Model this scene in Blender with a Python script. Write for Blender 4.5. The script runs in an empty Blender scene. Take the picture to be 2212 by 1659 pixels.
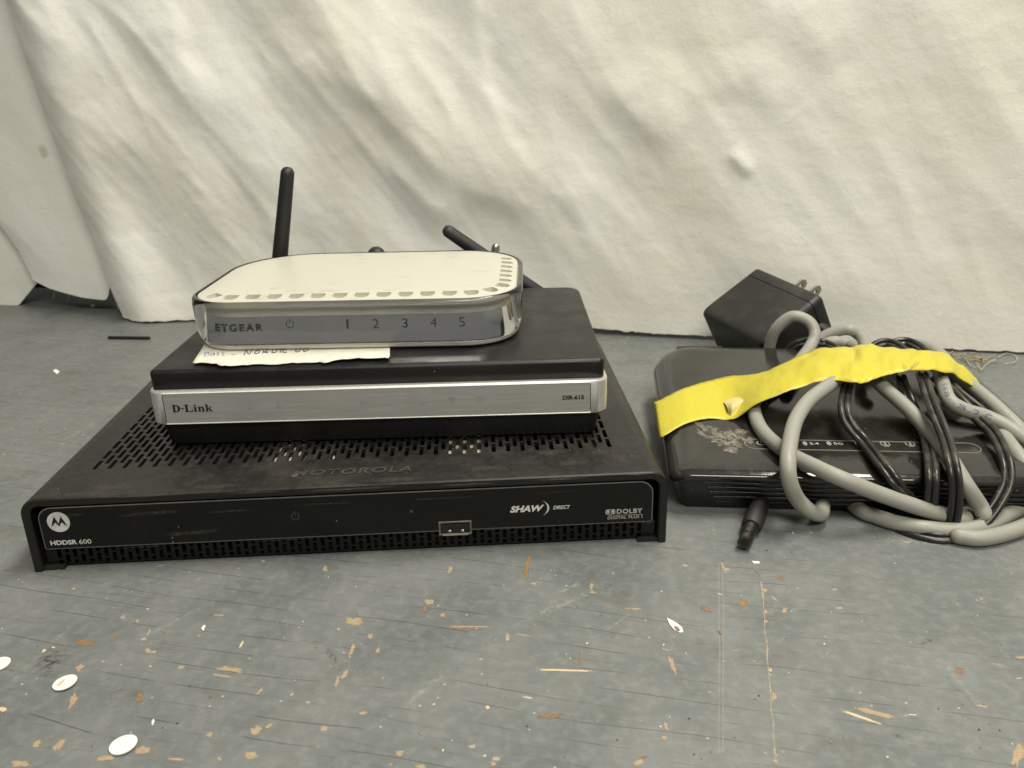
import bpy, bmesh, math, random
from mathutils import Vector, Matrix, noise
random.seed(7)
SC = bpy.context.scene
COL = SC.collection
MM = 0.001
PI = math.pi

# ------------------------------------------------------------------ camera
CAM = Vector((175.821, -293.569, 178.045))          # millimetres, receiver's front-left foot is the origin
YAW, PITCH, ROLL, FPX = 0.041, 0.352, 0.026, 1831.81  # focal length for a 2212 px wide picture
_cy, _sy, _cp, _sp = math.cos(YAW), math.sin(YAW), math.cos(PITCH), math.sin(PITCH)
_f = Vector((_sy*_cp, _cy*_cp, -_sp)); _r = Vector((_cy, -_sy, 0)); _d = _f.cross(_r)
RIGHT = math.cos(ROLL)*_r + math.sin(ROLL)*_d
DOWN = -math.sin(ROLL)*_r + math.cos(ROLL)*_d
FWD = _f
cam = bpy.data.cameras.new('camera'); cam_ob = bpy.data.objects.new('camera', cam); COL.objects.link(cam_ob)
m = Matrix((RIGHT, -DOWN, -FWD)).transposed().to_4x4(); m.translation = CAM*MM
cam_ob.matrix_world = m
cam.sensor_width = 36; cam.lens = FPX/2212*36; cam.clip_start = 0.01; cam.clip_end = 50
cam.dof.use_dof = True; cam.dof.focus_distance = 0.36; cam.dof.aperture_fstop = 26
SC.camera = cam_ob

# ------------------------------------------------------------------ light
SC.view_settings.view_transform = 'Standard'; SC.view_settings.look = 'None'
SC.view_settings.exposure = 0.0; SC.view_settings.gamma = 1
w = bpy.data.worlds.new('World'); SC.world = w; w.use_nodes = True
bg = w.node_tree.nodes['Background']; bg.inputs[0].default_value = (1.0, 0.98, 0.9, 1); bg.inputs[1].default_value = 0.16

def area(name, loc, target, sx, sy, power, col=(1, 0.96, 0.85)):
    l = bpy.data.lights.new(name, 'AREA'); l.shape = 'RECTANGLE'; l.size = sx; l.size_y = sy; l.energy = power; l.color = col
    o = bpy.data.objects.new(name, l); COL.objects.link(o); o.location = loc
    o.rotation_euler = (Vector(target)-Vector(loc)).to_track_quat('-Z', 'Y').to_euler(); return o
area('ceiling_lamp', (0.62, 0.08, 1.35), (0.25, 0.16, 0.05), 0.75, 0.28, 22.5)
area('ceiling_lamp', (0.42, -1.10, 1.30), (0.12, 0.35, 0.18), 0.9, 0.4, 20.5)

SC.render.engine = 'CYCLES'
SC.cycles.max_bounces = 6; SC.cycles.diffuse_bounces = 3; SC.cycles.glossy_bounces = 4; SC.cycles.transmission_bounces = 6; SC.cycles.transparent_max_bounces = 8

# ------------------------------------------------------------------ helpers
def ray(u, v): return FWD + RIGHT*((u-1106)/FPX) + DOWN*((v-829.5)/FPX)
def at(u, v, z):                                    # the point of the plane at height z (mm) seen at (u, v)
    d = ray(u, v); return CAM + d*((z-CAM.z)/d.z)
def aty(u, v, y):
    d = ray(u, v); return CAM + d*((y-CAM.y)/d.y)

class MB:
    def __init__(s): s.v = []; s.f = []; s.smooth = False
    def add(s, vs, fs):
        n = len(s.v); s.v += [tuple(p) for p in vs]; s.f += [tuple(i+n for i in f) for f in fs]
    def box(s, a, b):
        (x0, y0, z0), (x1, y1, z1) = a, b
        s.add([(x0,y0,z0),(x1,y0,z0),(x1,y1,z0),(x0,y1,z0),(x0,y0,z1),(x1,y0,z1),(x1,y1,z1),(x0,y1,z1)],
              [(0,3,2,1),(4,5,6,7),(0,1,5,4),(1,2,6,5),(2,3,7,6),(3,0,4,7)])
    def loft(s, rings, cap0=True, cap1=True, close=False):
        n = len(rings[0]); vs = [p for r in rings for p in r]; fs = []
        K = len(rings)
        for k in range(K if close else K-1):
            k2 = (k+1) % K
            for i in range(n):
                j = (i+1) % n; fs.append((k*n+i, k*n+j, k2*n+j, k2*n+i))
        if not close:
            if cap0: fs.append(tuple(reversed(range(n))))
            if cap1: fs.append(tuple(range((K-1)*n, K*n)))
        s.add(vs, fs)
    def tube(s, pts, r, n=12, cap=True):
        rings = []; nrm = None
        P = [Vector(p) for p in pts]
        for i, p in enumerate(P):
            t = (P[min(i+1, len(P)-1)]-P[max(i-1, 0)]).normalized()
            if nrm is None: nrm = t.orthogonal().normalized()
            nrm = (nrm - t*nrm.dot(t)).normalized(); b = t.cross(nrm)
            rr = r[i] if isinstance(r, (list, tuple)) else r
            rings.append([p+nrm*math.cos(2*PI*k/n)*rr+b*math.sin(2*PI*k/n)*rr for k in range(n)])
        if cap:
            def dome(p, ring, t, flip):
                out = []
                for a in (0.35, 0.7, 0.92):
                    c = math.sqrt(1-a*a); out.append([p+(q-p)*c+t*(a*(q-p).length) for q in ring])
                return out
            t0 = (P[0]-P[1]).normalized(); t1 = (P[-1]-P[-2]).normalized()
            rings = list(reversed(dome(P[0], rings[0], t0, 0))) + rings + dome(P[-1], rings[-1], t1, 1)
        s.loft(rings)
    def build(s, name, mat, parent=None, smooth=None, bevel=0, xf=None, seg=2):
        me = bpy.data.meshes.new(name)
        vs = [Vector(p) for p in s.v]
        if xf: vs = [xf(p) for p in vs]
        me.from_pydata([p*MM for p in vs], [], s.f); me.validate()
        bm = bmesh.new(); bm.from_mesh(me); bmesh.ops.recalc_face_normals(bm, faces=bm.faces)
        bm.to_mesh(me); bm.free()
        o = bpy.data.objects.new(name, me); COL.objects.link(o)
        if mat: me.materials.append(mat)
        if smooth is not None:
            me.polygons.foreach_set('use_smooth', [True]*len(me.polygons))
            if smooth < 180:
                bm = bmesh.new(); bm.from_mesh(me)
                for e in bm.edges:
                    if len(e.link_faces) == 2 and e.calc_face_angle(0) > math.radians(smooth): e.smooth = False
                bm.to_mesh(me); bm.free()
        if bevel:
            md = o.modifiers.new('bevel', 'BEVEL'); md.width = bevel*MM; md.segments = seg; md.limit_method = 'ANGLE'; md.angle_limit = math.radians(35)
            md.harden_normals = False
            me.polygons.foreach_set('use_smooth', [True]*len(me.polygons))
            wn = o.modifiers.new('normals', 'WEIGHTED_NORMAL'); wn.keep_sharp = True
        if parent: o.parent = parent
        return o

def empty(name, label, cat, group=None):
    o = bpy.data.objects.new(name, None); COL.objects.link(o); o.empty_display_size = 0.01
    tag(o, label, cat, group); return o
def tag(o, label=None, cat=None, group=None, kind=None):
    if label: o['label'] = label
    if cat: o['category'] = cat
    if group: o['group'] = group
    if kind: o['kind'] = kind
    return o

def rr(w, d, r, n=8, x0=0, y0=0):
    """rounded rectangle, counter-clockwise from the front left; r one radius or four (fl, fr, br, bl)"""
    if not isinstance(r, (list, tuple)): r = (r,)*4
    pts = []
    for (cx, cy, a0, q) in ((x0+r[0], y0+r[0], PI, r[0]), (x0+w-r[1], y0+r[1], 1.5*PI, r[1]), (x0+w-r[2], y0+d-r[2], 0, r[2]), (x0+r[3], y0+d-r[3], .5*PI, r[3])):
        for k in range(n+1):
            a = a0+.5*PI*k/n; pts.append((cx+q*math.cos(a), cy+q*math.sin(a)))
    return pts
def rri(w, d, r, i, n=8, x0=0, y0=0):
    if not isinstance(r, (list, tuple)): r = (r,)*4
    return rr(w-2*i, d-2*i, tuple(max(q-i, .3) for q in r), n, x0+i, y0+i)

def catmull(pts, n=14):
    P = [Vector(p) for p in pts]; out = []
    P = [P[0]*2-P[1]] + P + [P[-1]*2-P[-2]]
    for i in range(1, len(P)-2):
        a, b, c, d = P[i-1], P[i], P[i+1], P[i+2]
        for k in range(n):
            t = k/n
            out.append(.5*((2*b)+(c-a)*t+(2*a-5*b+4*c-d)*t*t+(3*b-a-3*c+d)*t**3))
    out.append(P[-2]); return out

def frame(origin, yaw):
    c, s = math.cos(yaw), math.sin(yaw); ox, oy, oz = origin
    return lambda p: Vector((ox+c*p.x-s*p.y, oy+s*p.x+c*p.y, oz+p.z))

def text_mesh(body, bold=0.0, shear=0.0, spacing=1.0):
    cu = bpy.data.curves.new('t', 'FONT'); cu.body = body; cu.size = 1; cu.offset = bold; cu.shear = shear; cu.space_character = spacing; cu.resolution_u = 3
    o = bpy.data.objects.new('t', cu); COL.objects.link(o)
    dg = bpy.context.evaluated_depsgraph_get(); me = bpy.data.meshes.new_from_object(o.evaluated_get(dg))
    vs = [v.co.copy() for v in me.vertices]; fs = [tuple(p.vertices) for p in me.polygons]
    bpy.data.objects.remove(o); bpy.data.curves.remove(cu); bpy.data.meshes.remove(me)
    x0 = min(v.x for v in vs); x1 = max(v.x for v in vs); y0 = min(v.y for v in vs); y1 = max(v.y for v in vs)
    return [((v.x-x0)/(x1-x0), (v.y-y0)/(y1-y0)) for v in vs], fs
def text(name, body, pos, mat, parent, bold=0.0, shear=0.0, spacing=1.0, xf=None):
    """pos(a, b): a, b in 0..1 over the word's box -> point"""
    vs, fs = text_mesh(body, bold, shear, spacing); b = MB(); b.add([pos(x, y) for x, y in vs], fs)
    return b.build(name, mat, parent, xf=xf)
def plane_pos(x0, x1, z0, z1, y): return lambda a, b: (x0+(x1-x0)*a, y, z0+(z1-z0)*b)
def poly(name, pts, mat, parent, xf=None):
    b = MB(); b.add(pts, [tuple(range(len(pts)))]); return b.build(name, mat, parent, xf=xf)
def ring_pts(cx, cz, r0, r1, y, a0=0, a1=2*PI, n=28):
    vs = []; fs = []
    for k in range(n+1):
        a = a0+(a1-a0)*k/n
        vs += [(cx+r0*math.cos(a), y, cz+r0*math.sin(a)), (cx+r1*math.cos(a), y, cz+r1*math.sin(a))]
        if k < n: fs.append((2*k, 2*k+1, 2*k+3, 2*k+2))
    return vs, fs

# ------------------------------------------------------------------ materials
class NT:
    def __init__(s, name):
        s.m = bpy.data.materials.new(name); s.m.use_nodes = True; s.t = s.m.node_tree; s.b = s.t.nodes['Principled BSDF']; s.out = s.t.nodes['Material Output']
        s.tc = s.t.nodes.new('ShaderNodeTexCoord')
    def n(s, t, **k):
        o = s.t.nodes.new(t)
        for a, v in k.items():
            if hasattr(o, a): setattr(o, a, v)
            else: o.inputs[a.replace('_', ' ')].default_value = v
        return o
    def l(s, a, b): s.t.links.new(a, b)
    def mapping(s, scale=(1,1,1), rz=0, loc=(0,0,0)):
        mp = s.n('ShaderNodeMapping'); mp.inputs['Scale'].default_value = scale; mp.inputs['Rotation'].default_value = (0,0,rz); mp.inputs['Location'].default_value = loc
        s.l(s.tc.outputs['Object'], mp.inputs[0]); return mp.outputs[0]
    def noise(s, vec, scale, detail=4, rough=.55, dist=0):
        o = s.n('ShaderNodeTexNoise'); o.inputs['Scale'].default_value = scale; o.inputs['Detail'].default_value = detail
        o.inputs['Roughness'].default_value = rough; o.inputs['Distortion'].default_value = dist
        s.l(vec if vec is not None else s.tc.outputs['Object'], o.inputs['Vector']); return o.outputs['Fac']
    def ramp(s, fac, lo, hi, a=0., b=1.):
        o = s.n('ShaderNodeMapRange'); o.inputs['From Min'].default_value = lo; o.inputs['From Max'].default_value = hi
        o.inputs['To Min'].default_value = a; o.inputs['To Max'].default_value = b; o.interpolation_type = 'SMOOTHSTEP'
        s.l(fac, o.inputs['Value']); return o.outputs['Result']
    def math(s, op, a, b=None):
        o = s.n('ShaderNodeMath', operation=op)
        for i, x in enumerate((a, b)):
            if x is None: continue
            if isinstance(x, (int, float)): o.inputs[i].default_value = x
            else: s.l(x, o.inputs[i])
        return o.outputs[0]
    def mix(s, fac, a, b):
        o = s.n('ShaderNodeMix', data_type='RGBA')
        if isinstance(fac, (int, float)): o.inputs[0].default_value = fac
        else: s.l(fac, o.inputs[0])
        for i, x in ((6, a), (7, b)):
            if isinstance(x, tuple): o.inputs[i].default_value = (*x, 1) if len(x) == 3 else x
            else: s.l(x, o.inputs[i])
        return o.outputs[2]
    def up(s):
        g = s.n('ShaderNodeNewGeometry'); x = s.n('ShaderNodeSeparateXYZ'); s.l(g.outputs['Normal'], x.inputs[0]); return x.outputs[2]
    def bump(s, h, strength, dist):
        o = s.n('ShaderNodeBump'); o.inputs['Strength'].default_value = strength; o.inputs['Distance'].default_value = dist
        s.l(h, o.inputs['Height']); s.l(o.outputs[0], s.b.inputs['Normal'])

def plastic(name, col, rough=.4, dust=.3, dustcol=(.22,.2,.16), grain=0.0, spec=.5, coat=0.0, seed=0.0, dscale=55, patch=(.45,.75), vert=.12):
    t = NT(name); b = t.b
    vec = t.mapping(loc=(seed, seed*1.7, seed*.3))
    big = t.ramp(t.noise(vec, dscale, 5, .62), patch[0], patch[1])
    fine = t.ramp(t.noise(vec, dscale*14, 3, .6), .42, .7)
    amt = t.math('MULTIPLY', t.math('ADD', t.math('MULTIPLY', big, .75), t.math('MULTIPLY', fine, .3)), dust)
    upz = t.ramp(t.up(), -.1, .8, vert, 1.)
    amt = t.math('MULTIPLY', amt, upz)
    vo = t.n('ShaderNodeTexVoronoi'); vo.inputs['Scale'].default_value = 330; t.l(vec, vo.inputs['Vector'])
    sp = t.ramp(vo.outputs['Distance'], .05, .10, 1, 0)
    sx = t.n('ShaderNodeSeparateXYZ'); t.l(vo.outputs['Color'], sx.inputs[0])
    sp = t.math('MULTIPLY', sp, t.math('GREATER_THAN', sx.outputs[0], .93))
    c = t.mix(amt, col, dustcol)
    c = t.mix(t.math('MULTIPLY', sp, .75 if dust > 0 else 0), c, (.42,.39,.31))
    t.l(c, b.inputs['Base Color'])
    t.l(t.math('ADD', t.math('MULTIPLY', amt, .5), t.ramp(t.noise(vec, dscale*2, 4), .3, .7, rough*.85, rough*1.15)), b.inputs['Roughness'])
    b.inputs['Specular IOR Level'].default_value = spec
    b.inputs['Coat Weight'].default_value = coat; b.inputs['Coat Roughness'].default_value = .08
    if grain: t.bump(t.noise(vec, 2600, 2, .5), grain, .0001)
    return t.m
def flat(name, col, rough=.5, metal=0., spec=.5, var=.12, scale=400):
    t = NT(name); n = t.noise(None, scale, 3)
    t.l(t.mix(t.ramp(n, .3, .7), tuple(c*(1-var) for c in col), tuple(min(1, c*(1+var)) for c in col)), t.b.inputs['Base Color'])
    t.b.inputs['Roughness'].default_value = rough; t.b.inputs['Metallic'].default_value = metal; t.b.inputs['Specular IOR Level'].default_value = spec
    return t.m

M = {}
M['shell'] = plastic('receiver_shell_plastic', (.0085,.008,.0075), .42, .3, (.12,.108,.085), .25, seed=.1, dscale=24, patch=(.42,.78), spec=.38)
M['panel'] = plastic('receiver_panel_plastic', (.0032,.0032,.003), .33, .12, (.08,.07,.045), .1, seed=.5, dscale=34, patch=(.5,.8), vert=.7, spec=.3)
M['dark'] = plastic('dark_interior_plastic', (.008,.008,.0075), .6, .12, (.1,.09,.07), .1, seed=.9)
M['edgewear'] = plastic('worn_edge_plastic', (.1,.095,.085), .55, .6, (.3,.28,.22), 0, dscale=220, patch=(.35,.6))
M['lid'] = plastic('router_lid_plastic', (.006,.0058,.0055), .42, .18, (.12,.108,.09), .35, spec=.36, seed=.3, dscale=35)
M['base'] = plastic('router_base_plastic', (.006,.006,.006), .4, .1, (.1,.09,.07), .2, seed=.8)
M['gloss'] = plastic('glossy_black_plastic', (.014,.0135,.0125), .09, .22, (.115,.108,.095), .0, seed=1.3, dscale=30, patch=(.3,.85), spec=.6)
M['frontgloss'] = plastic('router_front_plastic', (.008,.0075,.007), .3, .1, (.12,.11,.08), .0, seed=1.5)
M['rubber'] = plastic('antenna_rubber', (.012,.012,.012), .5, .12, (.1,.1,.09), .2, seed=.6)
M['adapter'] = plastic('adapter_plastic', (.012,.0115,.0105), .5, .2, (.13,.12,.1), .7, seed=2.3)
M['cord'] = plastic('black_cord_vinyl', (.014,.0135,.013), .3, .35, (.2,.185,.14), .0, seed=2.9, dscale=120, patch=(.45,.7))
M['grey'] = plastic('grey_cable_vinyl', (.30,.295,.255), .5, .4, (.19,.165,.115), .15, seed=3.3, dscale=70, patch=(.5,.8))
M['ink'] = flat('blue_black_ink', (.12,.125,.17), .6)
M['bluepen'] = flat('blue_pen_ink', (.16,.17,.34), .6)
M['white_print'] = flat('white_print', (.62,.61,.56), .5, var=.2, scale=2500)
M['grey_print'] = flat('grey_print', (.40,.39,.35), .5, var=.35, scale=2500)
M['dim_print'] = flat('dim_print', (.05,.05,.045), .5)
M['black_print'] = flat('black_print', (.006,.006,.006), .45)
M['smoke_print'] = flat('smoked_print', (.045,.045,.047), .3)
M['steel'] = flat('steel', (.55,.52,.45), .3, 1.0)
M['dull_steel'] = flat('dull_steel', (.13,.12,.10), .42, 1.0, var=.4, scale=900)
M['beige'] = flat('beige_foam', (.42,.37,.27), .8, var=.35, scale=700)
M['emblem'] = flat('emblem_silver', (.62,.62,.59), .35, .2)

def brushed(name, col, rough):
    t = NT(name); b = t.b
    n = t.noise(t.mapping((30, 900, 1600)), 1, 4, .6); n2 = t.noise(None, 45, 4, .6)
    c = t.mix(t.ramp(n, .3, .7), tuple(x*.9 for x in col), tuple(min(1, x*1.06) for x in col))
    c = t.mix(t.ramp(n2, .5, .8, 0, .35), c, tuple(x*.75 for x in col))
    t.l(c, b.inputs['Base Color']); b.inputs['Metallic'].default_value = .45
    t.l(t.ramp(n, .3, .7, rough*.85, rough*1.15), b.inputs['Roughness'])
    return t.m
M['brushed'] = brushed('brushed_aluminium', (.43,.425,.40), .5)
M['silver'] = flat('silver_paint', (.56,.55,.51), .35, .45, var=.06)
M['bright_line'] = flat('polished_edge', (.92,.91,.86), .3, .35, var=.03)
M['chrome'] = flat('chrome_film', (.84,.84,.83), .07, 1.0, var=.04, scale=60)

def make_white():
    t = NT('ivory_plastic'); b = t.b
    st = t.math('MULTIPLY', t.ramp(t.noise(t.mapping((1, 2.2, 1)), 75, 6, .7), .54, .72), t.ramp(t.noise(t.mapping((1, 1, 1), loc=(.3,.2,0)), 17, 2), .42, .60))
    c = t.mix(t.math('MULTIPLY', st, .8), (.54,.525,.445), (.33,.25,.15))
    t.l(c, b.inputs['Base Color']); b.inputs['Roughness'].default_value = .38
    b.inputs['Subsurface Weight'].default_value = .0
    return t.m
M['white'] = make_white()
def make_clear():
    t = NT('clear_acrylic'); b = t.b
    b.inputs['Base Color'].default_value = (.96,.96,.97,1); b.inputs['Transmission Weight'].default_value = 1; b.inputs['IOR'].default_value = 1.35
    t.l(t.ramp(t.noise(None, 300, 4), .45, .75, .02, .12), b.inputs['Roughness'])
    return t.m
M['clear'] = make_clear()
def make_paper(name, a, bcol):
    t = NT(name); n = t.noise(None, 160, 5, .6)
    t.l(t.mix(t.ramp(n, .35, .7), a, bcol), t.b.inputs['Base Color']); t.b.inputs['Roughness'].default_value = .85; t.b.inputs['Specular IOR Level'].default_value = .15
    t.bump(t.noise(None, 900, 3), .15, .0002); return t.m
M['paper'] = make_paper('cream_paper', (.63,.605,.51), (.69,.67,.58))
M['white_paper'] = make_paper('white_paper', (.76,.75,.70), (.80,.79,.74))

def make_tape():
    t = NT('yellow_tape'); b = t.b
    d = t.ramp(t.noise(None, 75, 6, .65), .55, .78); cr = t.noise(t.mapping((60, 25, 60)), 3, 4, .6)
    f = t.ramp(t.noise(None, 900, 3, .6), .62, .75)
    c = t.mix(t.math('MULTIPLY', d, .6), (.56,.485,.03), (.42,.34,.08)); c = t.mix(t.math('MULTIPLY', f, .35), c, (.35,.26,.06))
    c = t.mix(t.ramp(cr, .5, .62, 0, .12), c, (.6,.45,.06))
    t.l(c, b.inputs['Base Color']); b.inputs['Roughness'].default_value = .42
    t.bump(t.math('ADD', t.noise(t.mapping((1, .6, 1)), 120, 5, .65), t.math('MULTIPLY', t.noise(None, 1500, 2), .1)), .55, .0016)
    return t.m
M['tape'] = make_tape()
M['tape_curl'] = make_paper('dirty_tape', (.62,.50,.22), (.78,.66,.34))

GR = math.radians(16.5)                              # grain of the bench runs with its back edge
def make_bench():
    t = NT('painted_bench_wood'); b = t.b
    g = t.mapping((1,1,1), GR)
    def gm(sx, sy, loc=(0,0,0)):
        mp = t.n('ShaderNodeMapping'); mp.inputs['Scale'].default_value = (sx, sy, 1); mp.inputs['Location'].default_value = loc; t.l(g, mp.inputs[0]); return mp.outputs[0]
    n1 = t.noise(None, 22, 5, .6); n2 = t.noise(None, 240, 4, .65); n3 = t.noise(gm(45, 700), 1, 4, .6)
    base = t.mix(t.ramp(n1, .3, .7), (.120,.130,.126), (.168,.176,.170))
    base = t.mix(t.ramp(n2, .40, .75, 0, .42), base, (.25,.256,.245))
    base = t.mix(t.ramp(n3, .5, .75, 0, .22), base, (.115,.12,.115))
    base = t.mix(t.ramp(t.noise(gm(1, 1, (.2,.4,0)), 1500, 2), .62, .75, 0, .35), base, (.3,.3,.27))
    sep = t.n('ShaderNodeSeparateXYZ'); t.l(g, sep.inputs[0])
    def cracks(freq, wob, loc, width, gl, gsx, gsy):
        c = t.math('ADD', t.math('MULTIPLY', sep.outputs[1], freq), t.math('MULTIPLY', t.noise(gm(5, freq*.12, loc), 1, 2, .5), wob))
        c = t.math('ABSOLUTE', t.math('SUBTRACT', t.math('FRACT', c), .5))
        gate = t.ramp(t.noise(gm(gsx, gsy, loc), 1, 3, .7), gl, gl+.12)
        return t.math('MULTIPLY', t.ramp(c, width*.4, width, 1, 0), gate)
    k1 = cracks(118, 3.2, (3,1,0), .026, .46, 24, 130)
    k2 = cracks(260, 5, (7,5,0), .04, .50, 34, 290)
    k = t.math('MAXIMUM', k1, t.math('MULTIPLY', k2, .65))
    base = t.mix(t.math('MULTIPLY', k, .72), base, (.052,.05,.043))
    # rubbed-through specks of tan and pale paint
    vo = t.n('ShaderNodeTexVoronoi'); vo.inputs['Scale'].default_value = 130; t.l(gm(1, 1.6), vo.inputs['Vector'])
    dn = t.math('ADD', vo.outputs['Distance'], t.math('MULTIPLY', t.math('SUBTRACT', t.noise(None, 900, 3), .5), .3))
    sx = t.n('ShaderNodeSeparateXYZ'); t.l(vo.outputs['Color'], sx.inputs[0])
    sp = t.math('MULTIPLY', t.ramp(dn, .10, .17, 1, 0), t.math('GREATER_THAN', sx.outputs[0], .95))
    base = t.mix(t.math('MULTIPLY', sp, .8), base, (.40,.36,.25))
    v2 = t.n('ShaderNodeTexVoronoi'); v2.inputs['Scale'].default_value = 300; t.l(gm(1, 1, (.5,.1,0)), v2.inputs['Vector'])
    s2 = t.n('ShaderNodeSeparateXYZ'); t.l(v2.outputs['Color'], s2.inputs[0])
    p2 = t.math('MULTIPLY', t.ramp(v2.outputs['Distance'], .08, .15, 1, 0), t.math('GREATER_THAN', s2.outputs[0], .93))
    base = t.mix(t.math('MULTIPLY', p2, .6), base, (.5,.5,.45))
    p3 = t.math('MULTIPLY', t.ramp(v2.outputs['Distance'], .06, .13, 1, 0), t.math('LESS_THAN', s2.outputs[1], .05))
    base = t.mix(t.math('MULTIPLY', p3, .8), base, (.035,.032,.03))
    # dirt smudges
    base = t.mix(t.ramp(t.noise(gm(1, 1, (.9,.3,0)), 38, 5, .65), .54, .8, 0, .65), base, (.085,.08,.06))
    t.l(base, b.inputs['Base Color'])
    t.l(t.ramp(n1, .3, .7, .40, .55), b.inputs['Roughness'])
    t.bump(t.math('SUBTRACT', t.math('MULTIPLY', n2, .35), k1), .35, .0005)
    return t.m
M['bench'] = make_bench()
def chipmat(name, a, b_, scale=500, ragged=True):
    t = NT(name); n = t.noise(t.mapping((1, 3.5, 1), GR), scale, 4, .65)
    t.l(t.mix(t.ramp(n, .32, .68), a, b_), t.b.inputs['Base Color']); t.b.inputs['Roughness'].default_value = .75
    if ragged:                                       # the edge of the bared patch is ragged: the paint shows between
        at_ = t.n('ShaderNodeAttribute'); at_.attribute_name = 'fade'; tr = t.n('ShaderNodeBsdfTransparent'); mx = t.n('ShaderNodeMixShader')
        e = t.noise(t.mapping((1, 1.8, 1), GR), 1100, 3, .7)
        f = t.ramp(t.math('ADD', at_.outputs['Fac'], t.math('MULTIPLY', t.math('SUBTRACT', e, .5), 1.5)), .30, .52)
        t.l(f, mx.inputs[0]); t.l(tr.outputs[0], mx.inputs[1]); t.l(t.b.outputs[0], mx.inputs[2]); t.l(mx.outputs[0], t.out.inputs[0])
    return t.m
M['tan'] = chipmat('bare_tan_wood', (.30,.215,.13), (.39,.305,.20))
M['brown'] = chipmat('weathered_brown_wood', (.16,.09,.045), (.28,.175,.095))
M['light'] = chipmat('fresh_pale_wood', (.56,.43,.27), (.62,.51,.34))
M['rust'] = chipmat('rust_stain', (.24,.13,.03), (.30,.18,.05))
def scuffmat():
    t = NT('pale_scuff'); t.b.inputs['Base Color'].default_value = (.42,.43,.36,1); t.b.inputs['Roughness'].default_value = .6
    tr = t.n('ShaderNodeBsdfTransparent'); mx = t.n('ShaderNodeMixShader')
    f = t.math('MULTIPLY', t.ramp(t.noise(None, 420, 4, .7), .42, .66), .5)
    at_ = t.n('ShaderNodeAttribute'); at_.attribute_name = 'fade'
    t.l(t.math('MULTIPLY', f, at_.outputs['Fac']), mx.inputs[0]); t.l(tr.outputs[0], mx.inputs[1]); t.l(t.b.outputs[0], mx.inputs[2]); t.l(mx.outputs[0], t.out.inputs[0]); return t.m
M['scuff'] = scuffmat()
def make_cloth():
    t = NT('off_white_canvas'); b = t.b
    n = t.noise(None, 9, 5, .6); n2 = t.noise(None, 36, 5, .65); n3 = t.noise(t.mapping((1, 1, 5)), 60, 4, .6)
    c = t.mix(t.ramp(n, .3, .7), (.80,.775,.68), (.865,.86,.81))
    c = t.mix(t.ramp(n2, .55, .8, 0, .3), c, (.68,.63,.50))
    c = t.mix(t.ramp(n3, .5, .8, 0, .3), c, (.68,.64,.53))
    vo = t.n('ShaderNodeTexVoronoi'); vo.inputs['Scale'].default_value = 26; t.l(t.mapping((1,1,1)), vo.inputs['Vector'])
    d = t.math('ADD', vo.outputs['Distance'], t.math('MULTIPLY', t.math('SUBTRACT', t.noise(None, 150, 4), .5), .25))
    sx = t.n('ShaderNodeSeparateXYZ'); t.l(vo.outputs['Color'], sx.inputs[0])
    sp = t.math('MULTIPLY', t.ramp(d, .05, .16, 1, 0), t.math('GREATER_THAN', sx.outputs[0], .88))
    c = t.mix(t.math('MULTIPLY', sp, .5), c, (.44,.37,.22))
    t.l(c, b.inputs['Base Color']); b.inputs['Roughness'].default_value = .95; b.inputs['Specular IOR Level'].default_value = .1
    b.inputs['Sheen Weight'].default_value = .15
    wv = t.math('ADD', t.noise(t.mapping((2200, 2200, 300)), 1, 2), t.noise(t.mapping((300, 300, 2200)), 1, 2))
    cr_ = t.noise(t.mapping((95, 95, 60), 0), 1, 5, .62, .6)
    cr_ = t.math('ABSOLUTE', t.math('SUBTRACT', cr_, .5))
    t.bump(t.math('ADD', t.math('MULTIPLY', wv, .16), t.math('ADD', t.math('MULTIPLY', cr_, -1.1), t.noise(None, 260, 3, .6))), .17, .0016)
    return t.m
M['cloth'] = make_cloth()
M['wall'] = flat('dark_gap_sheet', (.012,.011,.010), .9)  # near-black so the gap under the cloth reads as deep shade
M['thread'] = flat('cotton_thread', (.55,.47,.33), .9)
M['jute'] = flat('coarse_fibre', (.42,.33,.18), .9)

# ------------------------------------------------------------------ setting: bench, added dark sheet behind the cloth
bench = MB(); bench.box((-1500,-700,-30), (1900,900,0)); bench = tag(bench.build('workbench_top', M['bench']), kind='structure')
bench['label'] = 'grey painted wooden workbench top with chips and scratches'
CA = math.radians(-16.7); CX = Vector((math.cos(CA), math.sin(CA), 0)); CN = Vector((math.sin(CA), -math.cos(CA), 0))   # along the cloth, towards the viewer
CO = Vector((-230.8, 438.3, 0))
wl = MB(); q = [CO-CN*62+CX*(-900), CO-CN*62+CX*1900]
wl.add([q[0], q[1], q[1]+Vector((0,0,900)), q[0]+Vector((0,0,900))], [(0,1,2,3)])
wl = tag(wl.build('wall', M['wall']), kind='structure')  # added sheet, stands in for the shade behind the cloth's hem

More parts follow.
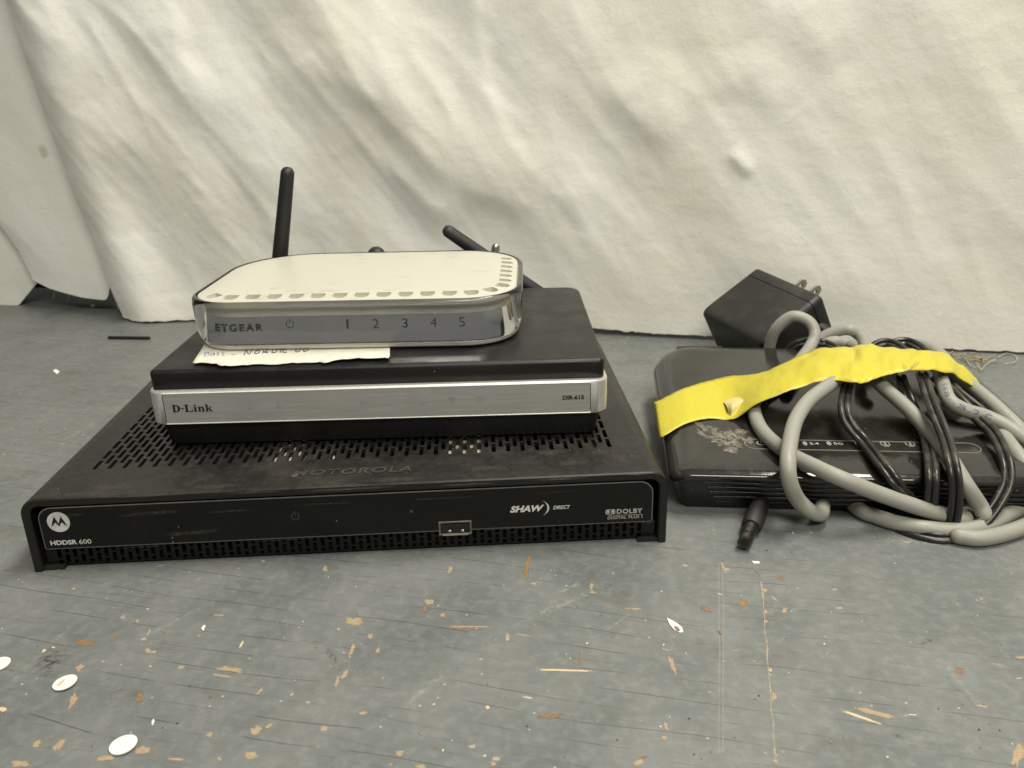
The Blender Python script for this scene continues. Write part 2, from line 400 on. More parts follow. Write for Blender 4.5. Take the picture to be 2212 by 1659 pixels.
# chips, scuffs and stains of the paint: children of the bench
def zl(x, y): return (x/3, 1210+y/3)
def zm(x, y): return (737+x/3, 1210+y/3)
def zr(x, y): return (1475+x/3, 1210+y/3)
def blob(cu, cv, wpx, hpx, ang, rough=.3, n=26):
    pts = []; sd = random.random()*100
    for k in range(n):
        a = 2*PI*k/n
        r = 1 + rough*(noise.noise((math.cos(a)*1.6+sd, math.sin(a)*1.6, sd))*1.3 + random.uniform(-.35,.35))
        x = math.copysign(abs(math.cos(a))**.75, math.cos(a))*wpx/2*r; y = math.copysign(abs(math.sin(a))**.75, math.sin(a))*hpx/2*r
        c, s = math.cos(math.radians(ang)), math.sin(math.radians(ang))
        pts.append((cu+c*x-s*y, cv+s*x+c*y))
    return pts
LAY = [0]
def patch(name, pts, mat, parent, z, at=at):
    n_ = len(pts); cu = sum(p[0] for p in pts)/n_; cv = sum(p[1] for p in pts)/n_
    b = MB(); fd_ = [1.0]; b.v.append(tuple(at(cu, cv, z)))
    for sc_, f_ in ((.55, .8), (1.15, 0.0)):
        for u, v in pts: b.v.append(tuple(at(cu+(u-cu)*sc_, cv+(v-cv)*sc_, z))); fd_.append(f_)
    for k in range(n_):
        j = (k+1) % n_; b.f.append((0, 1+k, 1+j)); b.f.append((1+k, 1+n_+k, 1+n_+j, 1+j))
    o = b.build(name, mat, parent); a = o.data.attributes.new('fade', 'FLOAT', 'POINT'); a.data.foreach_set('value', fd_); return o
def decal(name, pts, mat, z=.04):
    LAY[0] += 1
    return patch(name, pts, mat, bench, z+.0006*(LAY[0] % 60))
CH = [  # zoom, x, y, w, h, angle, tone
 (zl,545,535,170,50,0,'brown'),(zl,735,510,50,24,-25,'brown'),(zl,1500,708,210,36,6,'tan'),(zl,1440,748,190,20,8,'tan'),(zl,1172,692,50,28,0,'tan'),
 (zl,472,915,46,120,25,'tan'),(zl,520,695,40,80,35,'tan'),(zl,900,890,46,88,18,'brown'),(zl,962,585,44,40,0,'tan'),(zl,890,393,30,26,0,'tan'),
 (zl,475,183,30,18,0,'tan'),(zl,2105,55,34,44,10,'tan'),(zl,1412,357,82,12,4,'tan'),(zl,238,1190,80,46,-40,'tan'),(zl,382,1200,110,50,-40,'tan'),
 (zl,135,1320,150,56,5,'tan'),(zl,690,1282,170,34,-8,'tan'),(zl,920,1232,120,56,-12,'tan'),(zl,1140,1290,120,22,5,'tan'),(zl,1622,1262,110,60,-10,'tan'),
 (zl,1662,1098,86,60,-30,'tan'),(zl,1745,1072,70,26,-30,'tan'),(zl,1362,1130,46,34,0,'tan'),(zl,18,965,66,42,-15,'light'),(zl,1680,852,90,20,-45,'tan'),
 (zl,2185,790,30,90,20,'tan'),(zl,2100,1090,70,40,-20,'tan'),(zl,1565,545,60,14,-62,'light'),(zl,285,587,40,16,-30,'light'),(zl,345,566,30,12,5,'light'),
 (zl,965,465,20,60,32,'tan'),(zl,1270,1245,30,22,0,'light'),(zl,1890,870,40,20,-30,'tan'),(zl,1420,1285,34,22,40,'tan'),
 (zm,705,62,26,64,28,'tan'),(zm,568,272,70,40,6,'tan'),(zm,545,315,26,60,10,'brown'),(zm,660,355,44,28,0,'tan'),(zm,85,398,130,56,8,'tan'),
 (zm,830,432,350,14,0,'tan'),(zm,810,448,210,14,0,'brown'),(zm,1078,500,32,66,5,'tan'),(zm,1185,487,120,12,10,'tan'),(zm,190,492,40,40,0,'tan'),(zm,72,575,30,110,22,'tan'),
 (zm,238,582,26,46,28,'tan'),(zm,22,742,30,76,35,'tan'),(zm,1430,713,400,15,1.5,'light'),(zm,1362,1010,168,34,-2,'brown'),(zm,1545,645,14,110,0,'brown'),
 (zm,1622,170,26,46,0,'tan'),(zm,1632,210,50,16,0,'tan'),(zm,1895,315,130,12,4,'tan'),(zm,2000,320,70,12,8,'tan'),(zm,1965,362,30,26,0,'tan'),(zm,1630,315,90,7,1,'light'),
 (zm,2150,680,36,150,-22,'tan'),(zm,2105,580,60,14,20,'tan'),(zm,378,1248,70,42,-15,'tan'),(zm,606,1212,44,20,5,'brown'),(zm,520,1336,90,26,5,'tan'),(zm,1000,1225,28,26,0,'tan'),
 (zm,990,1320,50,36,0,'tan'),(zm,1205,890,80,10,8,'light'),(zm,950,955,32,30,40,'light'),(zm,1925,1312,96,50,-20,'tan'),(zm,1960,1278,60,16,-20,'brown'),
 (zm,2105,1075,26,70,-15,'tan'),(zm,2095,1152,44,30,20,'tan'),(zm,1760,495,24,28,0,'brown'),(zm,615,577,44,22,-20,'tan'),(zm,140,990,60,26,-10,'tan'),
 (zm,1415,870,24,22,0,'tan'),(zm,1592,537,18,16,0,'light'),(zm,600,780,12,34,-10,'brown'),(zm,1165,1325,14,36,-50,'light'),
 (zr,268,55,18,90,-25,'tan'),(zr,635,116,60,36,35,'brown'),(zr,370,60,46,10,0,'tan'),(zr,150,316,92,34,25,'brown'),(zr,660,326,44,40,0,'tan'),(zr,695,400,18,22,0,'light'),
 (zr,1790,716,76,54,5,'brown'),(zr,1940,946,120,16,5,'tan'),(zr,1245,988,280,44,17,'tan'),(zr,1165,1022,290,18,19,'light'),(zr,1490,1002,80,10,3,'light'),(zr,1530,980,50,10,3,'light'),
 (zr,2172,1262,80,170,15,'tan'),(zr,2190,630,60,18,0,'tan'),(zr,2180,765,60,16,0,'tan'),(zr,602,1302,40,26,20,'tan'),(zr,340,585,60,8,-8,'tan'),(zr,590,246,60,16,40,'tan'),
 (zr,532,195,44,28,10,'tan'),(zr,590,885,42,64,0,'tan'),(zr,1932,250,30,16,0,'tan'),(zr,480,80,10,130,-38,'brown'),(zr,520,255,18,36,0,'tan'),(zr,536,335,26,28,0,'tan'),(zr,540,395,26,22,0,'tan'),
 (zr,570,712,18,26,0,'light'),(zr,240,220,36,8,8,'light'),(zr,924,490,18,12,10,'brown'),(zr,1690,885,30,10,0,'tan'),
]
rc_ = random.Random(11)
for (zf, x, y, w_, h_, a, tone) in CH:
    if w_*h_ < 1100 and rc_.random() < .45: continue
    u, v = zf(x, y)
    decal('paint_chip', blob(u, v, w_/3*.92, h_/3*.92, a, .42), M[tone])
# long scratch with bare wood at the right, two hair scratches beside it
ys = [140+i*(1160/60) for i in range(61)]
L = []; R_ = []
for i, yy in enumerate(ys):
    x = 510+92*(yy-140)/1160+noise.noise((yy*.01, 3, 1))*10; wd = 1.6+8*abs(noise.noise((yy*.035, 1, 2)))**1.3+random.uniform(0, 2)
    L.append(zr(x-wd, yy)); R_.append(zr(x+wd, yy))
poly('scratch', [at(u, v, .05) for u, v in L+R_[::-1]], chipmat('scratch_wood', (.24,.18,.11), (.44,.37,.26), 300, False), bench)
for x0 in (235, 262):
    L = []; R_ = []
    for i in range(50):
        yy = 20+i*25; x = x0+noise.noise((yy*.004, x0, 1))*8; wd = .9+1.3*abs(noise.noise((yy*.03, x0, 2)))
        L.append(zr(x-wd, yy)); R_.append(zr(x+wd, yy))
    poly('scratch', [at(u, v, .03) for u, v in L+R_[::-1]], flat('scratch_pale', (.32,.32,.29), .6) if x0 == 235 else bpy.data.materials['scratch_pale'], bench)
for pts_ in ([(1141,1194),(1150,1196),(1143,1215),(1140,1235),(1142,1252),(1135,1254),(1133,1238),(1136,1215)],):
    decal('rust_stain', pts_, M['rust'])
decal('rust_stain', blob(*zr(390,275), 17, 17, 0, .25), M['rust'])
def scuff(p0, p1, wpx):
    b = MB(); n = 24; fd = []
    for i in range(n+1):
        t = i/n; u = p0[0]+(p1[0]-p0[0])*t; v = p0[1]+(p1[1]-p0[1])*t
        dx, dy = p1[0]-p0[0], p1[1]-p0[1]; l = math.hypot(dx, dy); nx, ny = -dy/l, dx/l
        ww = wpx/2*(.6+.5*math.sin(PI*t))*(1+.3*noise.noise((t*7, wpx, 2)))
        for j, e in enumerate((-1, -.4, .4, 1)):
            b.v.append(tuple(at(u+nx*ww*e, v+ny*ww*e, .02))); fd.append((0 if j in (0, 3) else 1)*min(1, t*4, (1-t)*4))
        if i < n:
            for j in range(3): b.f.append((i*4+j, i*4+j+1, i*4+j+5, i*4+j+4))
    o = b.build('scuff', M['scuff'], bench)
    a = o.data.attributes.new('fade', 'FLOAT', 'POINT'); a.data.foreach_set('value', fd)
scuff(zm(1080,440), zm(1800,125), 15); scuff(zm(1330,240), zm(1590,130), 10); scuff(zm(390,970), zm(730,680), 18)
scuff(zr(1560,520), zr(2010,1040), 17); scuff(zl(-20,880), zl(520,370), 12); scuff(zl(930,500), zl(1330,290), 9); scuff(zl(330,1310), zl(560,1150), 9)
scuff(zm(1650,510), zm(1930,300), 5); scuff((1890,1165), (2080,1178), 9); scuff(zr(1830,630), zr(2200,715), 5)
scuff((120,960), (230,900), 9); scuff((1540,1120), (1545,1210), 8)

M['smudge'] = M['scuff'].copy(); M['smudge'].name = 'dark_smudge'
[n_ for n_ in M['smudge'].node_tree.nodes if n_.type == 'BSDF_PRINCIPLED'][0].inputs['Base Color'].default_value = (.055,.045,.025,1)
for (u, v, w_, h_) in ((112,1418,70,50),(100,1440,50,40),(715,1413,22,26),(722,1425,14,20),(2000,1385,30,22),(1940,1590,26,12)):
    patch('smudge', blob(u, v, w_, h_, 20, .4), M['smudge'], bench, .03)

# ------------------------------------------------------------------ the cloth
def cs(u, v, off=0):                                 # pixel -> (s, z) on the cloth's plane
    d = ray(u, v); t = (CO+CN*off-CAM).dot(CN)/d.dot(CN); p = CAM+d*t; return ((p-CO).dot(CX), p.z)
def interp(pts, x):
    if x <= pts[0][0]: return pts[0][1]
    for (a, b_), (c, d) in zip(pts, pts[1:]):
        if x <= c: return b_+(d-b_)*(x-a)/(c-a)
    return pts[-1][1]
F1 = sorted([(z, s) for s, z in (cs(*p, 20) for p in [(-20,-120),(10,0),(40,93),(73,213),(110,317),(140,403),(172,473),(200,548),(222,603),(257,677)])])
F2 = sorted([(z, s) for s, z in (cs(*p, 4) for p in [(-260,0),(-150,250),(-60,420),(0,497),(30,540),(58,597),(62,640)])])
def fore(s): return 18*max(0, min(1, (420-s)/260))
HEM = sorted([cs(u, v, fore(cs(u, v)[0])) for u, v in [(262,676),(300,688),(335,692),(380,690),(430,690),(560,690),(800,694),(1000,698),(1200,700),(1290,706),(1400,716),(1530,722),(1700,733),(1860,745),(2000,755),(2045,757),(2110,765),(2212,766),(2400,778)]])
HA = [(-420, 4)]+[cs(u, v, -2) for u, v in [(-60,650),(-10,661),(11,664),(20,655),(36,628),(58,592),(100,585)]]
HB = [cs(u, v, 6) for u, v in [(58,597),(75,608),(100,622),(150,640),(180,646),(184,640),(187,611),(205,608),(240,609)]]
RID = []                                             # creases: polyline in (s, z), amplitude, width on the low-left side, width on the high-right side
def ridge(px, amp, w1, w2): RID.append(([cs(*p) for p in px], amp*.7, w1, w2))
ridge([(1010,-200),(1024,0),(1040,123),(1044,187),(1090,287),(1170,407),(1230,460)], 3.2, 30, 7)
ridge([(690,110),(737,150),(854,213),(937,317),(1037,400),(1120,424),(1180,433)], 7, 13, 42)
ridge([(1300,160),(1340,205),(1387,253),(1420,280),(1474,322)], 5, 10, 24)
ridge([(1690,-40),(1725,20),(1752,55),(1788,100),(1820,140)], 3, 9, 20)
ridge([(600,60),(640,150),(700,230),(760,340),(880,470)], 6, 16, 30)
ridge([(400,0),(412,60),(420,120),(470,190),(540,240)], 5, 26, 9)
ridge([(330,160),(400,250),(480,420),(560,560)], 5, 14, 28)
ridge([(240,220),(300,330),(360,480),(400,620)], 6, 30, 40)
ridge([(860,300),(930,420),(1000,490)], 5, 16, 20)
ridge([(1130,300),(1200,400),(1290,470)], 3, 12, 18)
ridge([(1572,322),(1600,352),(1624,380)], 3.2, 3.4, 6)
ridge([(1600,100),(1630,165),(1650,198),(1690,250)], 2.2, 7, 16)
ridge([(1480,180),(1560,190),(1620,160)], 1.5, 9, 16)
ridge([(520,300),(600,440),(660,560)], 4, 10, 20)
ridge([(1450,560),(1700,600),(2000,640)], 3, 22, 26)
def ridges(s, z):
    h = 0
    for pl, A, w1, w2 in RID:
        best = 1e9; sg = 0; tt = 0; tot = len(pl)-1
        for i in range(tot):
            ax, az = pl[i]; bx, bz = pl[i+1]; dx, dz = bx-ax, bz-az; L2 = dx*dx+dz*dz
            t = max(0, min(1, ((s-ax)*dx+(z-az)*dz)/L2)); ex, ez = s-ax-dx*t, z-az-dz*t; d2 = ex*ex+ez*ez
            if d2 < best: best = d2; sg = dx*ez-dz*ex; tt = (i+t)/tot
        ww = w2 if sg > 0 else w1
        k = best/(ww*ww)
        if k < 9: h += A*math.exp(-k)*min(1, 3.5*tt, 3.5*(1-tt))
    return h
def crumple(s, z):
    q_ = s*.80+z*.60; a = -s*.6+z*.8
    n1 = noise.noise((q_/70, a/360, 1.3)); n2 = noise.noise((q_/30, a/110, 7.7)); n3 = noise.noise((q_/10, a/55, 4.1))
    n4 = noise.noise((s/20, z/15, 2.2)); n5 = noise.noise((s/9, z/7, 9.2))
    calm = .5+.5*max(0, min(1, (620-s)/250))
    low = max(.25, min(1, z/70))
    c2 = .3-abs(n2); c3 = .3-abs(n3)
    return low*(calm*(10*n1+3.0*c2+.6*c3) + .4*(.3-abs(n4)) + .1*n5)
def build_cloth():
    NU, NT_ = 560, 190; TOP = 430
    b = MB(); half = {}
    uA, uB, uC = 60, 60, 40                          # columns of the two left flaps and their returns
    for j in range(NT_+1):
        t = (j/NT_)**1.25
        for i in range(NU+1):
            if i <= uA:                              # rear flap
                k = i/uA; z0 = interp(HA, -420+(HA[-1][0]+420)*k)
                z = z0+(TOP-z0)*t; f2 = interp(F2, z); s = -420+(f2+30+420)*k; d = -2-10*max(0, (s-f2+25)/55)
            elif i <= uA+uB:                         # middle flap, its fold edge on the left
                k = (i-uA)/uB; z0 = interp(HB, HB[0][0]+(HB[-1][0]-HB[0][0])*k)
                z = z0+(TOP-z0)*t; f2 = interp(F2, z); f1 = interp(F1, z); s = f2+(f1+26-f2)*k; d = 4+4*math.sin(PI*min(1, k*1.2))*(k < .85)
                if k < .06: d -= 7*(1-k/.06)**2
                if k > .8: d -= 14*(k-.8)/.2
            else:                                    # the main sheet
                k = (i-uA-uB)/(NU-uA-uB); k2 = k**1.15
                s_b = F1[0][1]+(1000-F1[0][1])*k2; z0 = max(1.5, interp(HEM, s_b)) + 1.0*noise.noise((s_b/7, 0, 3)) + .7*noise.noise((s_b/1.7, 4, 3))
                z = z0+(TOP-z0)*t; f1 = interp(F1, z); s = f1+(1000-f1)*k2
                e = (s-f1)
                d = fore(s) + 4*(1-math.exp(-e/14)) + 11*math.exp(-((e-30)/26)**2) - (9*(1-e/7)**2 if e < 7 else 0)
                d += ridges(s, z) if e > 0 else 0
            d += crumple(s, z)*(1 if i > uA+uB else .35)
            d += -10*max(0, min(1, (60-z)/60))*0 
            b.v.append(tuple(CO+CX*s+CN*d+Vector((0, 0, z))))
    W_ = NU+1
    for j in range(NT_):
        for i in range(NU):
            a = j*W_+i; b.f.append((a, a+1, a+W_+1, a+W_))
    o = b.build('backdrop_cloth', M['cloth'], smooth=180)
    md = o.modifiers.new('thickness', 'SOLIDIFY'); md.thickness = .0006; md.offset = -1
    return o
cloth = tag(build_cloth(), 'off-white cotton drop cloth hanging in creases behind the devices', 'cloth')
# frayed threads along its hem at the right
fray = MB()
for k in range(24):
    u = random.uniform(1890, 2110); v = 770+random.uniform(-3, 9); pts = []
    a = random.uniform(-.5, .5)
    for i in range(6):
        pts.append(at(u, v, random.uniform(.3, 3))); u += 13*math.cos(a); v += 5*math.sin(a); a += random.uniform(-.8, .8)
    fray.tube(catmull(pts, 4), .28, 5, False)
o = fray.build('frayed_edge', M['jute'], cloth, smooth=180); o['kind'] = 'stuff'
for pts_ in ([(2108,782),(2116,794),(2120,799),(2132,786),(2150,776)],[(2155,772),(2175,763),(2196,770),(2192,782),(2170,786)],[(2085,774),(2098,790),(2115,793)],[(1385,520),(1383,512),(1386,505)]):
    if pts_[0][1] > 600: b = MB(); b.tube(catmull([at(u, v, 1.2+i*.2) for i, (u, v) in enumerate(pts_)], 6), .22, 5, False); b.build('loose_thread', M['thread'], cloth, smooth=180)
b = MB(); b.tube(catmull([at(248,655,6), at(254,662,3), at(255,668,1), at(252,674,.4)], 6), .25, 5, False); b.build('loose_thread', M['thread'], cloth, smooth=180)
for (u, v) in ((198,645), (150,642), (120,632)):
    p_ = at(u, v+12, .3); b = MB(); b.tube(catmull([p_+Vector((1.5,0,9)), p_+Vector((.5,-1,5)), p_+Vector((-.5,-2,1.5)), p_+Vector((-2,-3,.3))], 5), .22, 5, False); b.build('loose_thread', M['thread'], cloth, smooth=180)

# ------------------------------------------------------------------ satellite receiver (bottom of the stack)
W, H, D = 247.9, 31.5, 178.0; RAD = 7.2
rec = empty('satellite_receiver', 'wide black satellite receiver with slotted top, lowest of the stack', 'receiver')
def arch(off, n=8, z0=0.0):
    r = RAD-off; pts = [(off, z0)]
    for k in range(n+1):
        a = PI-.5*PI*k/n; pts.append((off+r+r*math.cos(a), H-off-r+r*math.sin(a)))
    for k in range(n+1):
        a = .5*PI-.5*PI*k/n; pts.append((W-off-r+r*math.cos(a), H-off-r+r*math.sin(a)))
    pts.append((W-off, z0)); return pts
b = MB()
A0, A1, AI = arch(0), arch(.5), arch(3.4)
n = len(A0)
def row(pts, y, dz=0): return [(x, y, z) for x, z in pts]
rows = [row(AI, 9), row(AI, .6), row(arch(2.9), 0), row(A1, 0), row(A0, .6), row(A0, D-1), row(A1, D)]
vs = [p for r in rows for p in r]; fs = []
mid = 1+9-1                                          # the flat top span is left open and filled by the slotted plate
for k in range(len(rows)-1):
    for i in range(n-1):
        if i == mid and k == 4: continue
        fs.append((k*n+i, k*n+i+1, (k+1)*n+i+1, (k+1)*n+i))
b.add(vs, fs)
b.add([(x, D, z) for x, z in A1], [tuple(range(n))])
# slotted plate
def slotted(b, xs, cols, ya, yb, emit, depth):
    """strips between columns are whole; each column is cut by its slots. emit(x, y, d) -> point"""
    x0, x1 = xs; edges = [x0]
    for (a, c, _) in cols: edges += [a, c]
    edges.append(x1)
    def quad(a, c, p, q_): b.add([emit(a, p, 0), emit(c, p, 0), emit(c, q_, 0), emit(a, q_, 0)], [(0,1,2,3)])
    for i in range(0, len(edges), 2): quad(edges[i], edges[i+1], ya, yb)
    for (a, c, sl) in cols:
        y = ya
        for (p, q_) in sl:
            quad(a, c, y, p); y = q_
            v = [emit(a,p,0),emit(c,p,0),emit(c,q_,0),emit(a,q_,0),emit(a,p,depth),emit(c,p,depth),emit(c,q_,depth),emit(a,q_,depth)]
            b.add(v, [(0,1,5,4),(1,2,6,5),(2,3,7,6),(3,0,4,7)])
        quad(a, c, y, yb)
cols = []
for k in range(71):
    x = 18.7+3.0*k; off = 0 if k % 2 == 0 else 5.0
    cols.append((x-.85, x+.85, [(24.9+off+10*j, 24.9+off+10*j+8.2) for j in range(10)]))
slotted(b, (RAD, W-RAD), cols, .6, D-1, lambda x, y, d: (x, y, H-d), 1.8)
shell = b.build('shell', M['shell'], rec, smooth=35)
b = MB(); b.box((6, 10, 3), (W-6, D-4, 20)); b.build('chassis', M['dark'], rec)
b = MB()
for (x0, x1, y0, y1) in ((88, 101.5, 27, 52), (110,114.2,27,33)): b.box((x0, y0, 20.5), (x1, y1, 29.2))
b.build('foam_block', M['beige'], rec)
b = MB(); b.box((161, 27, 20.5), (176.5, 47, 29.0)); b.build('foam_block', M['beige'], rec)
# front panel
def panel_ring(i, y):
    o = rri(W-11, 18.2, (1.2,1.2,5.5,5.5), i, 7, 5.5, 9.0); return [(x, y, z) for x, z in o]
b = MB(); b.loft([panel_ring(0, 8), panel_ring(0, 1.6), panel_ring(.35, 1.2)]); b.build('front_panel', M['panel'], rec, smooth=30)
b = MB(); b.loft([panel_ring(.05, 1.30), panel_ring(.38, 1.17), panel_ring(.5, 1.17), panel_ring(.5, 1.22)], False, False)
b.build('panel_edge', M['edgewear'], rec)
# lower grille of the front
b = MB(); cols = []
for k in range(77):
    x = 9.5+3.0*k; sl = [(2.0, 5.6), (6.5, 8.3)] if k % 2 else [(1.6, 3.2), (4.1, 8.0)]
    cols.append((x-.75, x+.75, sl))
slotted(b, (4.2, W-4.2), cols, 1.2, 8.9, lambda x, z, d: (x, 3.0+d, z), 2.4)
b.build('front_grille', M['panel'], rec)
b = MB(); b.box((4, 6.2, 1.4), (W-4, 7.5, 9)); b.build('grille_backing', M['dark'], rec)
for x in (2.2, W-2.2-9):
    b = MB(); b.box((x, 1, -.0), (x+9, 9, 1.6)); b.build('foot', M['dark'], rec)
for x in (18, W-30):
    b = MB(); b.box((x, D-22, 0), (x+12, D-10, 3.0)); b.build('foot', M['dark'], rec)
Yp = 1.06
# emblem
b = MB(); v_, f_ = [], []
N_ = 40
b.add([(13.0+4.25*math.cos(2*PI*k/N_), Yp, 20.9+4.25*math.sin(2*PI*k/N_)) for k in range(N_)]+[(13.0+4.25*math.cos(2*PI*k/N_), Yp+.15, 20.9+4.25*math.sin(2*PI*k/N_)) for k in range(N_)],
      [tuple(range(N_))]+[(k, (k+1) % N_, N_+(k+1) % N_, N_+k) for k in range(N_)])
em = b.build('emblem', M['emblem'], rec)
bw = [(-3.0,-1.9),(-2.3,.2),(-1.25,2.5),(-.45,.6),(0,-.7),(.45,.6),(1.25,2.5),(2.3,.2),(3.0,-1.9),(1.9,-.9),(1.25,-.1),(.55,-1.0),(.0,-1.9),(-.55,-1.0),(-1.25,-.1),(-1.9,-.9)]
b = MB(); b.add([(13.0+x, Yp-.05, 20.9+z) for x, z in bw], [(0,1,15),(1,2,14,15),(2,3,13,14),(3,4,12,13),(4,5,11,12),(5,6,10,11),(6,7,9,10),(7,8,9)])
b.build('emblem_mark', M['black_print'], em)
text('model_lettering', 'HDDSR', plane_pos(8.2, 18.2, 11.0, 13.0, Yp), M['white_print'], rec, bold=.025)
text('model_lettering', '600', plane_pos(19.0, 23.6, 11.0, 13.0, Yp), M['white_print'], rec)
v_, f_ = ring_pts(102.6, 18.8, 1.3, 1.6, Yp, math.radians(120), math.radians(420)); b = MB(); b.add(v_, f_); b.box((102.45,Yp-.02,19.0),(102.75,Yp,21.0)); b.build('power_symbol', M['dim_print'], rec)
b = MB(); b.box((146.8,Yp-.02,18.1),(148,Yp,19.3)); b.build('infrared_window', M['dim_print'], rec)
text('brand_lettering', 'SHAW', plane_pos(185.8, 199.3, 16.0, 18.9, Yp), M['white_print'], rec, bold=.045, shear=.3)
vs = []; fs = []
for k in range(17):
    a = -1.15+2.3*k/16; t = .45*math.cos(a*1.25)
    cx, cz = 196.6, 17.4; R0 = 4.4
    vs += [(cx+(R0-t)*math.cos(a), Yp, cz+R0*.82*math.sin(a)), (cx+(R0+t*.6)*math.cos(a), Yp, cz+R0*.82*math.sin(a))]
    if k: fs.append((2*k-2, 2*k-1, 2*k+1, 2*k))
b = MB(); b.add(vs, fs); b.build('brand_arc', M['white_print'], rec)
text('brand_lettering', 'DIRECT', plane_pos(202.8, 209.5, 16.6, 18.2, Yp), M['white_print'], rec, bold=.02, shear=.25)
text('badge_lettering', 'DOLBY', plane_pos(228.0, 238.2, 13.3, 15.4, Yp), M['grey_print'], rec, bold=.03, spacing=1.1)
text('badge_lettering', 'DIGITAL PLUS', plane_pos(224.4, 237.0, 11.0, 12.3, Yp), M['grey_print'], rec, bold=.02, spacing=1.15)
b = MB()
for a, c in (((223.5,13.3),(227.4,13.55)), ((223.5,15.15),(227.4,15.4)), ((223.5,13.3),(223.75,15.4)), ((227.15,13.3),(227.4,15.4)), ((224.4,12.62),(238.2,12.76)), ((238.0,11.0),(238.2,12.76))):
    b.box((a[0], Yp-.03, a[1]), (c[0], Yp-.001, c[1]))
for cx, sgn in ((223.9, 1), (227.0, -1)):
    vs = [(cx, Yp-.02, 14.35)]
    for k in range(13):
        a = -PI/2+PI*k/12; vs.append((cx+sgn*1.3*math.cos(a), Yp-.02, 14.35+.85*math.sin(a)))
    b.add(vs, [(0, k, k+1) for k in range(1, 13)])
b.build('badge_mark', M['grey_print'], rec)
# raised name on the top
def sheared(x0, x1, y0, y1, z): return lambda a, c: (x0+(x1-x0)*a, y0+(y1-y0)*c, z)
tx = text('raised_lettering', 'MOTOROLA', sheared(101, 148, 9.6, 14.6, H+.05), plastic('raised_letter_plastic', (.042,.039,.033), .45, .3, (.12,.11,.09)), rec, bold=.018, shear=.12, spacing=1.15)
md = tx.modifiers.new('rise', 'SOLIDIFY'); md.thickness = .0003; md.offset = 1
# smears of dust on the front edge, the panel and the top
sm = chipmat('dust_smear', (.05,.046,.034), (.15,.135,.095), 260)
for n_ in sm.node_tree.nodes:
    if n_.type == 'MAP_RANGE' and abs(n_.inputs['From Min'].default_value-.30) < .01: n_.inputs['From Max'].default_value = 2.3
for (u, v, w_, h_, a) in ((180,1066,150,6,-3),(330,1070,190,7,-3),(560,1063,160,5,-3),(760,1056,220,6,-3),(1010,1046,160,5,-3),(1220,1034,170,6,-3),(1370,1024,70,7,3),(1240,1000,90,18,-3),(1190,978,70,14,-2),(1290,976,60,12,0),(470,1050,120,12,-3),(240,1052,150,14,-4),(860,1036,160,12,-3),(1060,1010,110,12,-3),(1340,990,50,20,30),(110,1066,60,10,-10)):
    LAY[0] += 1; patch('dust_smear', blob(u, v, w_, h_, a, .35), sm, rec, H+.02+.001*(LAY[0] % 40))
for (u, v, w_, h_, a) in ((330,1108,150,12,-4),(500,1104,120,7,-3),(160,1112,70,6,-5),(700,1088,180,5,-3),(960,1076,200,5,-3),(1200,1063,120,4,-3),(300,1182,120,4,-3),(620,1166,200,4,-3),(1100,1142,160,4,-3),(1395,1128,50,6,-3),(420,1150,160,14,-4)):
    LAY[0] += 1; patch('dust_smear', blob(u, v, w_, h_, a, .35), sm, rec, 1.10-.001*(LAY[0] % 30), at=aty)
# usb socket
usb = MB(); x0, x1, z0, z1 = 157.6, 170.6, 7.6, 13.6
for a, c in (((x0, z0), (x1, z0+.7)), ((x0, z1-.7), (x1, z1)), ((x0, z0+.7), (x0+.8, z1-.7)), ((x1-.8, z0+.7), (x1, z1-.7))): usb.box((a[0], .5, a[1]), (c[0], 5, c[1]))
usb = usb.build('usb_socket', flat('usb_steel', (.24,.22,.18), .4, 1.0), rec, bevel=.15)
b = MB(); b.box((x0+.9, 1.15, z0+.8), (x1-.9, 1.25, z1-.8)); b.build('cavity', M['black_print'], usb)
b = MB(); b.box((x0+2.2, .7, z0+3.6), (x1-2.2, 1.16, z0+4.6)); b.build('tongue', M['dark'], usb)
for x in (161.2, 166.2):
    b = MB(); b.box((x, .6, z0+1.1), (x+1.3, 1.1, z0+2.1)); b.build('contact_spring', M['steel'], usb, bevel=.2)
b = MB(); b.box((159.0, .38, 7.45), (164.0, .95, 8.25)); b.box((164.1, .38, 7.45), (169.2, .95, 8.25)); b.build('socket_lip', M['steel'], usb)

# ------------------------------------------------------------------ silver-fronted router in the middle of the stack
DX, DY, DYAW = 37.07, 41.99, -.036
fd = frame((DX, DY, H), DYAW)
rt = empty('wireless_router', 'black wireless router with brushed silver front and two antennas, middle of the stack', 'router')
def ringz(o, z): return [(x, y, z) for x, y in o]
b = MB(); b.loft([ringz(rri(183, 120, 5, 1.2, 6, 5, 3), .2), ringz(rri(183, 120, 5, 0, 6, 5, 3), 1.2), ringz(rri(187, 123, 6, 0, 6, 3, 1.6), 10.8), ringz(rri(187, 123, 6, 0, 6, 3, 1.6), 12.4)])
b.build('base', M['base'], rt, smooth=35, xf=fd)
